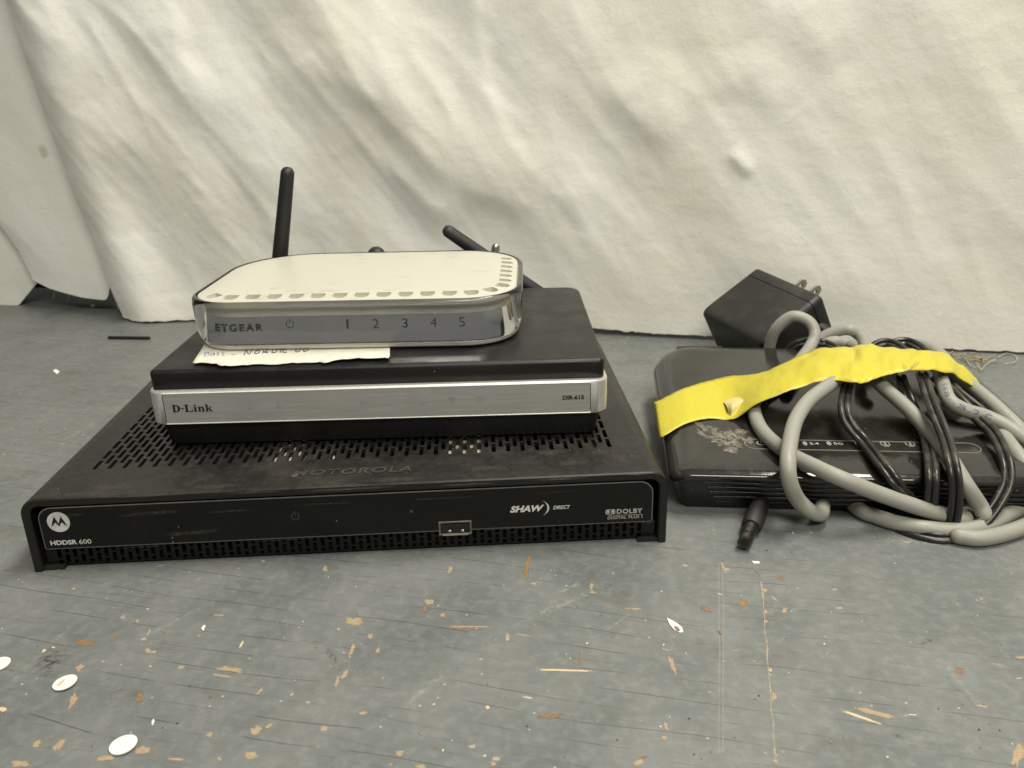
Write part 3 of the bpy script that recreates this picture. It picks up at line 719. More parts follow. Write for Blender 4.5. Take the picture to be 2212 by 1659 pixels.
# band: widest at the front, dying away along the sides
def band(i, z):
    o = []
    for x, y in rri(193, 128, (7,7,4,4), i, 8):
        k = min(1, max(0, y/62)); cx = 96.5; o.append((cx+(x-cx)*(1-.030*k), y, z))
    return o
b = MB(); b.loft([band(2, 11.0), band(.5, 11.0), band(0, 11.6), band(0, 25.2), band(.5, 25.8), band(2.2, 25.8)]); b.build('front_band', M['silver'], rt, smooth=40, xf=fd)
b = MB(); b.box((7.4, -.25, 12.0), (184.9, .6, 24.8)); pl = b.build('front_plate', M['brushed'], rt, bevel=.1, xf=fd)
for z in (11.4, 24.85):
    b = MB(); b.box((7.2, -.45, z), (185.1, .4, z+.5)); b.build('polished_trim', M['bright_line'], rt, bevel=.15, xf=fd)
for x in (7.05, 184.95):
    b = MB(); b.box((x, -.1, 12.6), (x+.25, .3, 24.5)); b.build('plate_seam', M['black_print'], rt, xf=fd)
L0 = (1.7, 2.6); LW, LD = 189.6, 127
def lidr(i, z): return ringz(rri(LW, LD, (3,3,9,9), i, 7, *L0), z)
b = MB(); b.loft([lidr(.8, 25.2), lidr(.2, 26), lidr(0, 32.6), lidr(.35, 33.5), lidr(1.2, 34.2), lidr(1.9, 34.3)]); b.build('lid', M['lid'], rt, smooth=40, xf=fd)
b = MB(); b.box((173, 113, 34.31), (175.2, 120, 34.34)); b.build('lid_slot', M['black_print'], rt, xf=fd)
# slab-serif name, drawn letter by letter
def serif(name, shapes, x0, z0, sx, sz):
    b = MB()
    for pts_ in shapes: b.add([(x0+x*sx, -.33, z0+z*sz) for x, z in pts_], [tuple(range(len(pts_)))])
    return b.build(name, M['black_print'], rt, xf=fd)
def rc(x, z, w_, h_): return [(x, z), (x+w_, z), (x+w_, z+h_), (x, z+h_)]
SH = [rc(0,0,.34,.1), rc(0,.9,.34,.1), rc(.07,.1,.2,.8)]
for k in range(10):
    a0, a1 = -PI/2+PI*k/10, -PI/2+PI*(k+1)/10
    SH.append([(.3+.42*math.cos(a0), .5+.5*math.sin(a0)), (.3+.42*math.cos(a1), .5+.5*math.sin(a1)), (.3+.2*math.cos(a1), .5+.4*math.sin(a1)), (.3+.2*math.cos(a0), .5+.4*math.sin(a0))])
SH += [rc(.78,.38,.28,.14)]
SH += [rc(1.12,0,.72,.1), rc(1.12,.9,.38,.1), rc(1.2,.1,.2,.8), rc(1.74,.1,.1,.22)]
SH += [rc(1.92,0,.32,.09), rc(1.98,.09,.19,.53), rc(1.9,.58,.2,.08), rc(1.98,.78,.19,.18)]
SH += [rc(2.3,0,.3,.09), rc(2.36,.09,.18,.56), rc(2.28,.6,.2,.08), [(2.54,.48),(2.66,.55),(2.72,.68),(2.56,.62)], [(2.66,.68),(2.82,.66),(2.86,.52),(2.68,.5)], rc(2.68,.09,.18,.46), rc(2.63,0,.29,.09)]
SH += [rc(2.98,0,.3,.09), rc(3.04,.09,.18,.85), rc(2.96,.9,.2,.09), [(3.22,.36),(3.3,.3),(3.5,.58),(3.4,.6)], [(3.24,.38),(3.36,.42),(3.58,.09),(3.38,.09)], rc(3.36,0,.28,.09), rc(3.32,.58,.24,.08)]
serif('brand_lettering', SH, 10.6, 16.9, 16.8/3.64, 3.3)
text('model_lettering', 'DIR-615', plane_pos(173.4, 182.3, 17.6, 19.6, -.34), M['black_print'], rt, bold=.035, xf=fd)
M['faint'] = flat('faint_lamp_window', (.36,.37,.375), .5, .4)
for k, x in enumerate((42.9, 54.8, 90.5, 102.7, 115.3, 127.3, 139.2)):
    b = MB()
    if k < 1: v_, f_ = ring_pts(x, 18.8, .9, 1.7, -.28); b.add(v_, f_)
    elif k == 1: b.add([(x-1.8,-.28,17.2),(x+1.8,-.28,17.2),(x+.7,-.28,19),(x+.5,-.28,20.6),(x-.5,-.28,20.6),(x-.7,-.28,19)], [tuple(range(6))])
    else: b.box((x-1.7,-.285,17.9),(x+1.7,-.27,20.4)); b.box((x-1,-.285,17.0),(x+1,-.27,17.5))
    b.build('status_window', M['faint'], rt, xf=fd)
# antennas at the back
YA = 176
def antenna(tip, foot, rt_r, rb_r):
    a, c = aty(*tip, YA), aty(*foot, YA); n_ = 40
    pts = [c.lerp(a, k/n_) for k in range(n_+1)]; rad = []
    for k in range(n_+1):
        t = k/n_; r = rb_r+(rt_r-rb_r)*t
        if abs(t-.86) < .008: r *= .88
        rad.append(r)
    b = MB(); b.tube(pts, rad, 16); return b.build('antenna', M['rubber'], rt, smooth=50)
antenna((621,375), (597,640), 3.7, 4.6); antenna((969,500), (1172,640), 3.5, 4.4)
for (u, v) in ((597,645), (1175,645)):
    c = aty(u, v, YA); b = MB(); b.tube([c+Vector((0,4,-1)), c+Vector((0,-8,-1))], 5, 16); b.build('antenna_joint', M['rubber'], rt, smooth=50)
c = aty(1071, 534, 178); b = MB(); b.tube([c+Vector((-3,2,-14)), c+Vector((-1,0,-6)), c], [2.2, 2.6, 2.4], 14); b.build('metal_connector', M['steel'], rt, smooth=50)

# ------------------------------------------------------------------ ivory switch on top
sw = empty('network_switch', 'ivory and clear network switch with mirrored front, topmost of the stack', 'network switch')
SW, SD, SR = 148.5, 107.0, (22, 26, 34, 40)
SO = Vector((47.2, 65.6, 66.1)); fsw = frame(SO, -.068)
def swr(i, z, n_=14): return [(x, y, z) for x, y in rri(SW, SD, SR, i, n_)]
MI0, MI1, MZ0, MZ1 = 4.0, 5.7, 3.4, 18.3             # the mirror leans back a little
b = MB(); b.loft([swr(6, 0), swr(3.4, .3), swr(2.4, 1.0), swr(2.2, 2.0), swr(2.6, 3.1), swr(5, 3.2)]); b.build('bottom_tray', M['white'], sw, smooth=50, xf=fsw)
b = MB(); b.loft([swr(MI0, MZ0), swr(MI1, MZ1)]); b.build('mirror_band', M['chrome'], sw, smooth=40, xf=fsw)
b = MB(); b.loft([swr(5.4, 18.4), swr(3.2, 18.6), swr(2.6, 21.0), swr(3.6, 21.1)]); b.build('rim', flat('rim_plastic', (.46,.43,.36), .3), sw, smooth=40, xf=fsw)
b = MB(); b.loft([swr(2.3, 3.3), swr(2.0, 2.4), swr(1.5, 2.6), swr(1.0, 4.2), swr(.5, 8), swr(.2, 13), swr(0, 19), swr(.3, 21.6), swr(1.2, 22.3), swr(1.9, 22.2), swr(2.1, 21.4), swr(2.0, 19), swr(2.2, 13), swr(2.6, 8)], close=True)
b.build('clear_shell', M['clear'], sw, smooth=60, xf=fsw)
# top plate with pockets cut along the front and right edge
b = MB(); b.loft([swr(5.4, 12), swr(5.2, 18.8), swr(2.8, 19.2), swr(2.5, 21.4), swr(2.9, 22.1), swr(6, 22.8), swr(11, 23.3), swr(16, 23.4)]); plate = b.build('top_plate', M['white'], sw, smooth=40, xf=fsw)
path = rri(SW, SD, SR, 7.9, 14)
# arc length along the inset outline starting in the middle of the front left corner
st = 7; pp = [Vector((x, y, 0)) for x, y in path]; acc = [0]
for k in range(st, st+60):
    acc.append(acc[-1]+(pp[(k+1) % len(pp)]-pp[k % len(pp)]).length)
def along(s):
    for k in range(60):
        if s <= acc[k+1]:
            a, c = pp[(st+k) % len(pp)], pp[(st+k+1) % len(pp)]; t = (s-acc[k])/(acc[k+1]-acc[k]); return a.lerp(c, t), (c-a).normalized()
cut = MB()
for k in range(21):
    p_, t_ = along(1.0+9.55*k); n_ = Vector((-t_.y, t_.x, 0)); L_ = 3.1 if k < 15 else 2.6
    prof = [(-L_, 2.8), (L_, 2.8), (L_, -1.0), (L_-1.5, -2.8), (-L_+1.5, -2.8), (-L_, -1.0)]
    r0 = [p_+t_*a+n_*c+Vector((0,0,19.6)) for a, c in prof]; r1 = [p_+t_*a+n_*c+Vector((0,0,26)) for a, c in prof]
    cut.loft([r0, r1])
cut = cut.build('cut', None, None, xf=fsw)
md = plate.modifiers.new('c', 'BOOLEAN'); md.operation = 'DIFFERENCE'; md.object = cut; md.solver = 'EXACT'
dg = bpy.context.evaluated_depsgraph_get(); me = bpy.data.meshes.new_from_object(plate.evaluated_get(dg))
plate.modifiers.clear(); plate.data = me; bpy.data.objects.remove(cut)
# lettering on the mirror
def face_y(x, z):                                    # the mirror's surface, round its front left corner too
    i = MI0+(z-MZ0)*(MI1-MI0)/(MZ1-MZ0); r = SR[0]-i; e = max(0, i+r-x); return i+r-math.sqrt(max(0, r*r-e*e))-.07
def swtext(name, body, x0, x1, z0, z1, bold=.0, spacing=1.0): text(name, body, (lambda a, c: (x0+(x1-x0)*a, face_y(x0+(x1-x0)*a, z0+(z1-z0)*c), z0+(z1-z0)*c)), M['smoke_print'], sw, bold=bold, spacing=spacing, xf=fsw)
def swx(u, v):                                       # pixel -> x, z on the switch's front
    n_ = Vector((-math.sin(-.068), math.cos(-.068), 0)); o_ = SO+n_*4.8; d = ray(u, v); t = (o_-CAM).dot(n_)/d.dot(n_); p_ = CAM+d*t
    return (p_-o_).dot(Vector((math.cos(-.068), math.sin(-.068), 0))), p_.z-66.1
a, c = swx(463, 709), swx(567, 692)
swtext('brand_lettering', 'ETGEAR', a[0], c[0], 8.6, 11.9, .045, 1.35)
for dgt, u in (('1', 751), ('2', 812), ('3', 875), ('4', 937), ('5', 998)):
    x, z = swx(u, 698); swtext('port_number', dgt, x-(.5 if dgt == '1' else 1.3), x+(.5 if dgt == '1' else 1.3), 9.0, 13.0)
x, z = swx(627, 699); v_, f_ = ring_pts(x, z, 1.5, 1.8, 0, math.radians(120), math.radians(420)); b = MB(); b.add(v_, f_); b.box((x-.15,-.01,z+.2),(x+.15,.01,z+2.3)); b.v = [(p_[0], p_[1]+face_y(p_[0], p_[2]), p_[2]) for p_ in b.v]; b.build('power_symbol', M['smoke_print'], sw, xf=fsw)
c = aty(812, 537, 176); b = MB(); b.tube([c+Vector((0,0,-16)), c+Vector((0,0,-4))], 5.2, 18); b.build('rear_plug', M['rubber'], sw, smooth=60)

# ------------------------------------------------------------------ handwritten note under the switch
nt = MB(); ZN = 66.0
top = [(445,738),(520,735),(600,733),(700,731),(780,730),(842,728)]
bot = [(416,783),(440,784),(466,784),(472,789),(500,789),(540,787),(600,787),(640,783),(690,781),(700,783),(740,776),(780,773),(838,773),(842,770)]
vs = []; fs = []; NC = 48
def lerp_poly(pl, t):
    x = t*(len(pl)-1); i = min(int(x), len(pl)-2); k = x-i; return (pl[i][0]+(pl[i+1][0]-pl[i][0])*k, pl[i][1]+(pl[i+1][1]-pl[i][1])*k)
for j in range(7):
    for i in range(NC+1):
        t = i/NC; a, c = lerp_poly(top, t), lerp_poly(bot, t); k = j/6
        jag = (random.uniform(-1.2, 1.2) if j == 6 else 0)
        zz = ZN + .15 + (.9*max(0, k-.35)**2/.42*(1+.5*math.sin(t*9)))
        vs.append(at(a[0]+(c[0]-a[0])*k, a[1]+(c[1]-a[1])*k+jag, zz))
for j in range(6):
    for i in range(NC): q_ = j*(NC+1)+i; fs.append((q_, q_+1, q_+NC+2, q_+NC+1))
nt.add(vs, fs); note = nt.build('paper_note', M['paper'], smooth=180)
tag(note, 'torn cream paper note with blue handwriting tucked under the ivory switch', 'note')
md = note.modifiers.new('t', 'SOLIDIFY'); md.thickness = .00015; md.offset = -1
STROKES = {  # u, v on the photograph's note
 'p': [[(441,776),(443,766),(442,761)],[(442,766),(448,761),(452,763),(450,768),(444,770)]],
 'a': [[(463,762),(457,764),(455,768),(460,768),(463,763),(464,768)]],
 's': [[(474,762),(469,763),(470,765),(473,767),(468,769)],[(485,761),(479,763),(481,765),(484,767),(479,769)]],
 'dash': [[(500,766),(508,765)]],
 'N': [[(527,767),(532,757),(538,765),(546,754)]],
 'O': [[(556,757),(550,761),(553,764),(560,761),(560,757),(556,757)]],
 'R': [[(567,763),(570,755)],[(570,755),(577,755),(575,759),(569,760),(579,762)]],
 'D': [[(587,762),(590,754)],[(590,754),(598,756),(595,761),(587,762)]],
 'I': [[(605,761),(608,754)]],
 'C': [[(620,754),(613,756),(611,760),(616,761),(620,760)]],
 '0': [[(645,753),(639,756),(640,760),(647,758),(649,754),(645,753)],[(662,752),(656,755),(657,759),(664,757),(666,753),(662,752)]],
}
for k, sts in STROKES.items():
    b = MB()
    for st_ in sts: b.tube(catmull([at(u, v, ZN+.35+.15*max(0, (v-750)/30)) for u, v in st_], 6), .22 if k in 'NORDIC0' else .17, 5, False)
    b.build('handwriting', M['bluepen'] if k in ('p','a','s','dash') else M['ink'], note)

# ------------------------------------------------------------------ glossy router on the right
rb = empty('wireless_router', 'glossy black wireless router with cables taped on top, right of the stack', 'router')
RY = math.radians(-8.6); RO = Vector((253.5, 20.5, 0)); RW, RDp = 168, 146
_fr = frame(RO, RY); RISE = .40                       # the cover climbs towards the back
fr = lambda p: _fr(Vector((p.x, p.y, p.z*(1+RISE*max(0, p.y)/RDp))))
rxv = Vector((math.cos(RY), math.sin(RY), 0)); ryv = Vector((-math.sin(RY), math.cos(RY), 0))
def rbr(i, z, droop=0):
    o = []
    for x, y in rri(RW, RDp, (9,9,22,22), i, 10):
        e = max(0, 1-min(x, RW-x)/20); o.append((x, y+(2.5*(1-e) if y < 20 else 0), z-droop*e*e))
    return o
b = MB(); b.loft([rbr(10, .5), rbr(7.5, .8), rbr(4.5, 6, .6), rbr(2.6, 13, 2), rbr(1.3, 17.6, 4.6)], True, True); b.build('lower_body', M['frontgloss'], rb, smooth=40, xf=fr)
b = MB()
rg = [rbr(1.8, 17.75, 4.6), rbr(.5, 17.9, 4.6), rbr(0, 18.5, 4.6), rbr(0, 19.6, 4.4), rbr(.5, 20.3, 4.2), rbr(1.6, 20.9, 3.8), rbr(3.6, 21.25, 3.2), rbr(7, 21.38, 2.0), rbr(11, 21.4, .9), rbr(17, 21.4, 0)]
b.loft(rg); b.build('top_cover', M['gloss'], rb, smooth=50, xf=fr)
for k in range(5):
    z = 4.0+2.5*k; ins = 4.5+(6-z)*.6 if z < 6 else 4.5-(z-6)*.28
    b = MB(); b.box((20-1.5*k, ins+.3, z), (RW-20+1.5*k, ins+6, z+1.25)); b.build('vent_fin', M['frontgloss'], rb, bevel=.2, xf=fr)
ZR = 21.46
def atr(u, v, dz=0):                                 # the point of the sloping cover seen at (u, v)
    z = ZR
    for _ in range(8): p_ = at(u, v, z); z = ZR*(1+RISE*max(0, (p_-RO).dot(ryv))/RDp)+dz
    return at(u, v, z)
def rl(u, v): p_ = atr(u, v)-RO; return p_.dot(rxv), p_.dot(ryv)
sx0, sy0 = rl(1606, 955); sx1, sy1 = rl(2122, 972); syc = (sy0+sy1)/2
def strip(i, z): return [(x, y, z) for x, y in rri(sx1-sx0, 9.6, 4.6, i, 8, sx0, syc-4.8)]
b = MB(); b.loft([strip(0, ZR-.1), strip(.05, ZR+.12), strip(.55, ZR+.12), strip(.6, ZR-.1)], False, False); b.build('lamp_strip_edge', flat('strip_edge', (.16,.15,.125), .4), rb, xf=fr)
def ficon(name, make): b = MB(); make(b); b.build(name, M['grey_print'], rb, xf=fr)
def flatring(b, cx, cy, r0, r1, a0=0, a1=360, n_=22):
    v_, f_ = ring_pts(cx, cy, r0, r1, 0, math.radians(a0), math.radians(a1), n_); b.add([(x, y, ZR+.03) for x, _, y in v_], f_)
x, y = rl(1644, 957)
def mk(b): flatring(b, x, y, 1.5, 1.95, 115, 425); b.box((x-.2, y+.2, ZR+.02), (x+.2, y+2.4, ZR+.04))
ficon('power_symbol', mk)
for u, body in ((1752, '2.4'), (1804, '5G')):
    x, y = rl(u, 958)
    def mk(b):
        for r in (1.1, 1.9, 2.7): flatring(b, x-1.0, y, r*.8, r*.8+.4, 125, 235, 10)
    ficon('band_symbol', mk)
    text('band_lettering', body, lambda a, c: (x-.7+4*a, y-1.0+2.0*c, ZR+.03), M['grey_print'], rb, bold=.02, xf=fr)
for u, body in ((1858, '1'), (1912, '2'), (1966, '3'), (2020, '4')):
    x, y = rl(u, 959)
    def mk(b):
        for a, c in (((-1.9,-1.3),(1.9,-1.0)), ((-1.9,1.5),(1.9,1.8)), ((-1.9,-1.3),(-1.6,1.8)), ((1.6,-1.3),(1.9,1.8)), ((-1.1,-2.3),(1.3,-1.9))): b.box((x+a[0], y+a[1], ZR+.02), (x+c[0], y+c[1], ZR+.04))
    ficon('port_symbol', mk)
    text('port_lettering', body, lambda a, c: (x-.45+1.0*a, y-.75+2.0*c, ZR+.03), M['grey_print'], rb, bold=.02, xf=fr)
# folded-down antenna stub at the back left
b = MB(); p0 = rl(1447, 768)
b.box((14, RDp-10, 10), (40, RDp+3, 20.5)); b.build('antenna_hinge', M['frontgloss'], rb, bevel=1.2, xf=fr)
b = MB(); b.tube([(13.6, RDp-3.0, 15.5), (14.6, RDp-3.0, 15.5)], 3.0, 14, False); b.build('hinge_socket', M['black_print'], rb, xf=fr)
# scraped sticker residue on the cover
res = chipmat('sticker_residue', (.07,.064,.05), (.38,.35,.27), 450)
for n_ in res.node_tree.nodes:
    if n_.type == 'MAP_RANGE' and abs(n_.inputs['From Min'].default_value-.30) < .01: n_.inputs['From Max'].default_value = 1.25
for q_ in range(46):
    t_ = random.gauss(0, .5); u = 1570+44*t_+random.uniform(-14, 14); v = 948+17*t_+random.gauss(0, 8)
    pts_ = blob(u, v, random.uniform(10, 40), random.uniform(6, 18), random.uniform(5, 50), .6, 14)
    LAY[0] += 1; patch('residue', pts_, res, rb, .03+.001*(LAY[0] % 40), at=atr)

# ------------------------------------------------------------------ wall-plug adapter behind it, with its black cord
ad = empty('power_adapter', 'black wall plug power adapter with bare prongs leaning behind the taped router', 'power adapter')
E1, E2, E3 = Vector((.364,-.926,-.096)).normalized(), Vector((.821,.270,.510)).normalized(), None
E3 = E1.cross(E2).normalized(); E3 = -E3 if E3.z < 0 else E3; E2 = E3.cross(E1).normalized() if E3.cross(E1).dot(E2) > 0 else -E3.cross(E1).normalized()
AD0 = Vector((315.5, 217.3, 34.6))
fa = lambda p: AD0+E1*p.x+E2*p.y+E3*p.z
AW, AL, AH, AT = 59.9, 39.4, 33.0, 7.9
def adr(i, y, r=4): return [(x, y, z-AH) for x, z in rri(AW, AH, r, i, 6)]
b = MB(); b.loft([adr(5, 0), adr(2.2, .7), adr(.8, 2.4), adr(.2, 5), adr(0, 9), adr(0, AL-.35), adr(.6, AL-.3)]); b.build('housing', M['adapter'], ad, smooth=50, xf=fa)
b = MB(); b.loft([adr(.6, AL), adr(0, AL+.1), adr(0, AL+AT-2), adr(.7, AL+AT-.6), adr(2, AL+AT)]); b.build('back_plate', M['adapter'], ad, smooth=50, xf=fa)
for x in (24, 36.7):
    b = MB(); z = -AH*.45; hole = []
    n_ = 12; y0, y1, hw = AL+AT-1, AL+AT+15, 3.1
    ou = [(y0,-hw),(y1-2,-hw),(y1,-hw+1.6),(y1,hw-1.6),(y1-2,hw),(y0,hw)]
    # blade with its hole: outline bridged to the hole ring
    ci = [(y1-4.5+1.4*math.cos(2*PI*k/n_), 1.4*math.sin(2*PI*k/n_)) for k in range(n_)]
    oc = [(y0,-hw),(y1-4.5,-hw),(y1-2,-hw),(y1,-hw+1.6),(y1,0),(y1,hw-1.6),(y1-2,hw),(y1-4.5,hw),(y0,hw)]
    def side(xx): return [(xx, a, z+c) for a, c in oc]+[(xx, a, z+c) for a, c in ci]
    O_ = len(oc); order = [7, 8, 9, 10, 11, 0, 1, 2, 3, 4, 5, 6]
    fs = []; pairs = [(1,9),(2,10),(3,11),(4,0),(5,1),(6,2),(7,3)]
    for (o1, h1), (o2, h2) in zip(pairs, pairs[1:]):
        hs = [h1]; h = h1
        while h != h2: h = (h+1) % n_; hs.append(h)
        fs.append(tuple([o1, o2]+[O_+q_ for q_ in reversed(hs)]))
    hs = []; h = 3
    while True:
        hs.append(h)
        if h == 9: break
        h = (h+1) % n_
    fs.append(tuple([7, 8, 0, 1]+[O_+q_ for q_ in reversed(hs)]))
    T_ = O_+n_; b.add(side(x-.75)+side(x+.75), fs+[tuple(T_+q_ for q_ in f) for f in fs]+[(k, (k+1) % O_, T_+(k+1) % O_, T_+k) for k in range(O_)]+[(O_+k, O_+(k+1) % n_, T_+O_+(k+1) % n_, T_+O_+k) for k in range(n_)])
    b.build('prong', M['steel'], ad, xf=fa)

def cord(name, pts, parent, r=1.45, n=10):
    """twin-lobed flat flex: two tubes side by side"""
    P = catmull(pts, 10); L_, R2 = [], []
    for i, p_ in enumerate(P):
        t = (P[min(i+1, len(P)-1)]-P[max(i-1, 0)]).normalized(); vd = (CAM-p_).normalized()
        up_ = (vd*.8+Vector((0, 0, .6))).normalized(); sd = t.cross(up_).normalized()
        L_.append(p_+sd*r*.92); R2.append(p_-sd*r*.92)
    b = MB(); b.tube(L_, r, n); b.tube(R2, r, n); return b.build(name, M['cord'], parent, smooth=60)
def px(*pts): return [at(*p) for p in pts]
cord('cord', px((1836,812,40),(1827,850,39),(1824,885,36),(1836,918,31),(1868,956,26),(1907,1006,24.5),(1938,1045,20),(1966,1078,12),(1990,1105,5)), ad)
cord('cord', px((1945,815,40),(1962,860,36),(1985,912,28),(2003,947,26),(2011,989,25.5),(2014,1030,23),(2011,1085,12),(2006,1112,4)), ad)
cord('cord', px((1992,808,42),(2005,850,42),(2022,895,38),(2043,947,33),(2057,999,29),(2065,1051,21),(2063,1101,11),(2058,1130,5)), ad)
cord('cord', px((2030,822,38),(2070,862,35),(2113,904,30),(2147,937,28),(2172,989,25),(2177,1031,20),(2163,1072,14),(2126,1124,6),(2084,1152,2),(2043,1162,1.6),(2000,1157,1.6),(1960,1146,1.5),(1920,1128,1.5),(1880,1104,1.5)), ad)
cord('cord', px((2022,815,36),(2070,850,33),(2125,895,28),(2165,935,25),(2200,985,20)), ad)
cord('cord', px((1872,762,36),(1897,744,40),(1920,741,41),(1945,752,40),(1965,775,38)), ad)
cord('cord', px((1905,760,37),(1930,743,40),(1960,739,41),(1990,754,40),(2010,778,38)), ad)
cord('cord', [aty(1690,770,150), aty(1720,744,149), aty(1750,738,148), aty(1790,745,146), at(1830,770,36)], ad)
b = MB(); q0 = aty(1790,712,178); b.tube([q0+Vector((-6,2,2)), q0+Vector((0,-1,-2)), q0+Vector((6,-6,-8))], [4, 3.4, 2.2], 14); b.build('strain_relief', M['rubber'], ad, smooth=60)
cord('cord', [q0+Vector((5,-5,-7)), q0+Vector((12,-12,-18)), q0+Vector((22,-20,-30))], ad)
cord('cord', [at(1650,1085,7)+Vector((0,30,0)), at(1650,1085,6)+Vector((0,14,-.4)), at(1640,1096,5)], ad, 1.3)
# barrel plug poking out below the router's front
pa, pb = at(1637,1104,4.8), at(1608,1172,4.2); dv = (pb-pa).normalized()
def dplug(s): return pa+(pb-pa)*s
b = MB(); b.tube([dplug(-.25), dplug(0), dplug(.2), dplug(.5), dplug(.53)], [3.6, 4.0, 4.2, 4.0, 3.4], 20, False); pg = b.build('plug_grip', M['rubber'], ad, smooth=40)
b = MB(); b.tube([dplug(.5), dplug(.82), dplug(.825), dplug(.86), dplug(.865), dplug(1.0)], [2.75, 2.75, 2.4, 2.4, 2.75, 2.75], 22, False); b.build('barrel', M['dull_steel'], pg, smooth=35)
b = MB(); b.tube([dplug(.995), dplug(1.004)], [1.9, 1.9], 18, False); b.build('insulator', M['rubber'], pg)
b = MB(); b.tube([dplug(.996), dplug(1.008)], [1.0, 1.0], 14, False); b.build('bore', M['black_print'], pg)

# ------------------------------------------------------------------ grey network cable
eth = empty('network_cable', 'coiled light grey network cable bundled on top of the glossy router', 'cable')
GRD = 3.2
RUNS = {}
def run(key, pts):
    P = catmull(pts, 14); RUNS[key] = P; b = MB(); b.tube(P, GRD, 18); return b.build('cable_run', M['grey'], eth, smooth=70)
run('ring', [aty(1660,800,160), aty(1662,752,158), aty(1676,712,154), aty(1710,684,151), aty(1746,694,147), aty(1760,722,142), aty(1748,752,135), at(1720,790,33), at(1700,830,30)])
run('ring2', [aty(1752,752,158), aty(1785,724,158), aty(1832,712,154), aty(1862,730,148), at(1874,760,40), at(1885,800,36)])
run('back', [aty(1770,752,150), aty(1800,738,150), aty(1840,746,146), at(1880,770,36)])
run('back2', [at(1925,770,36), aty(1955,747,150), aty(1990,745,148), at(2030,765,33), at(2060,800,30)])
run('long', px((1720,815,28),(1672,832,29),(1640,850,29),(1628,880,28),(1645,928,26),(1696,975,25.3),(1760,1008,25.5),(1820,1035,24),(1900,1067,17),(1990,1098,10),(2050,1115,6),(2083,1122,4.5)) + [at(2092,1118,4)+Vector((1,5,0))])
run('loop', px((1815,815,42),(1783,838,42),(1745,868,40),(1718,910,37.5),(1706,960,34),(1702,1005,30),(1707,1045,23),(1724,1080,14),(1750,1104,8),(1772,1110,5)) + [at(1782,1104,4.5)+Vector((1,5,0))])
run('mid', px((1880,810,40),(1912,840,38),(1960,882,34),(2010,935,29),(2048,985,27),(2085,1045,20),(2115,1090,11),(2128,1118,6)) + [at(2136,1125,4)+Vector((2,8,0))])
run('print', px((2030,805,38),(2038,835,38),(2052,866,36),(2085,886,33),(2130,900,30),(2180,925,27),(2240,968,22)))
run('outer', px((2040,790,34),(2080,820,32),(2125,855,30),(2175,900,26),(2225,950,20)))
run('outer2', px((2130,905,24),(2165,940,24),(2200,985,22),(2240,1040,16)))
run('under', [at(1830,1075,4)+Vector((0,16,0))] + px((1852,1097,3.2),(1890,1115,3.2),(1940,1130,3.2),(2005,1142,3.2),(2070,1146,3.2),(2130,1135,3.4),(2180,1110,3.6),(2240,1078,4)))
run('low', px((2070,1158,3.2),(2110,1163,3.2),(2157,1156,3.2),(2212,1138,3.2),(2270,1112,3.2)))
# print wrapped on the jacket
def wrap_text(body, key, s0, length, h, ang0, flip=1):
    P = RUNS[key]; acc_ = [0]
    for a, c in zip(P, P[1:]): acc_.append(acc_[-1]+(c-a).length)
    def pos(a, c):
        s = s0+length*a if flip > 0 else s0+length*(1-a)
        for k in range(len(P)-1):
            if s <= acc_[k+1] or k == len(P)-2:
                t = (s-acc_[k])/max(1e-6, acc_[k+1]-acc_[k]); p_ = P[k].lerp(P[k+1], t); tg = (P[k+1]-P[k]).normalized(); break
        vd = (CAM-p_); vd = (vd-tg*vd.dot(tg)).normalized(); sd = tg.cross(vd)*flip
        if sd.z*1 > 0 and flip > 0: pass
        th = ang0+(c-.5)*h/GRD
        return p_+(vd*math.cos(th)-sd*math.sin(th))*(GRD+.05)
    text('jacket_lettering', body, pos, M['ink'], eth, bold=.01, spacing=1.15)
wrap_text('TIA-568-B.2 C', 'print', 9, 44, 2.1, .2)
wrap_text('US  88', 'mid', 62, 13, 2.2, .1)

# ------------------------------------------------------------------ yellow tape over the bundle
UP = [(1412,868,14),(1422,866,19.5),(1470,842,22.2),(1520,826,23),(1575,813,25.5),(1640,807,34),(1690,786,39),(1740,763,43),(1790,750,45),(1840,749,45.5),(1862,744,47),(1900,749,46.5),(1950,753,46),(2000,757,45),(2030,760,43),(2060,776,38),(2085,800,32),(2100,825,24)]
LO = [(1424,945,14),(1432,943,19.5),(1480,916,22.2),(1530,904,22.6),(1585,905,23.5),(1640,868,35),(1700,846,40),(1750,828,43),(1800,820,45),(1845,826,45.5),(1880,820,46),(1920,807,47),(1965,801,48),(2010,799,47),(2045,806,44),(2075,818,38),(2105,833,33),(2128,853,27)]
UZ = [-6.5, -3.0, .5, .6, 1.4]; LZ = [-6.5, -3.0, .5, .6, .9]  # height over the cover where the tape sticks to it
tp = MB(); U_ = catmull([atr(p[0], p[1], UZ[i]) if i < 5 else at(*p) for i, p in enumerate(UP)], 8); L_ = catmull([atr(p[0], p[1], LZ[i]) if i < 5 else at(*p) for i, p in enumerate(LO)], 8); NJ = 14
for i in range(len(U_)):
    for j in range(NJ+1):
        k = j/NJ; p_ = U_[i].lerp(L_[i], k)
        free = max(0, min(1, (i-30)/30))
        p_ = p_+Vector((0, 0, free*(2.2*math.sin(PI*k) + 1.6*noise.noise((i*.16, k*2.5, 5)) + .3*noise.noise((i*.33+k*3, k*1.2, 8))) + .4*noise.noise((i*.5, k*5, 1))*min(1, i/30)))
        tp.v.append(tuple(p_))
for i in range(len(U_)-1):
    for j in range(NJ): q_ = i*(NJ+1)+j; tp.f.append((q_, q_+1, q_+NJ+2, q_+NJ+1))
tape = tp.build('adhesive_tape', M['tape'], smooth=180)
tag(tape, 'strip of bright yellow adhesive tape binding the cables to the router', 'tape')
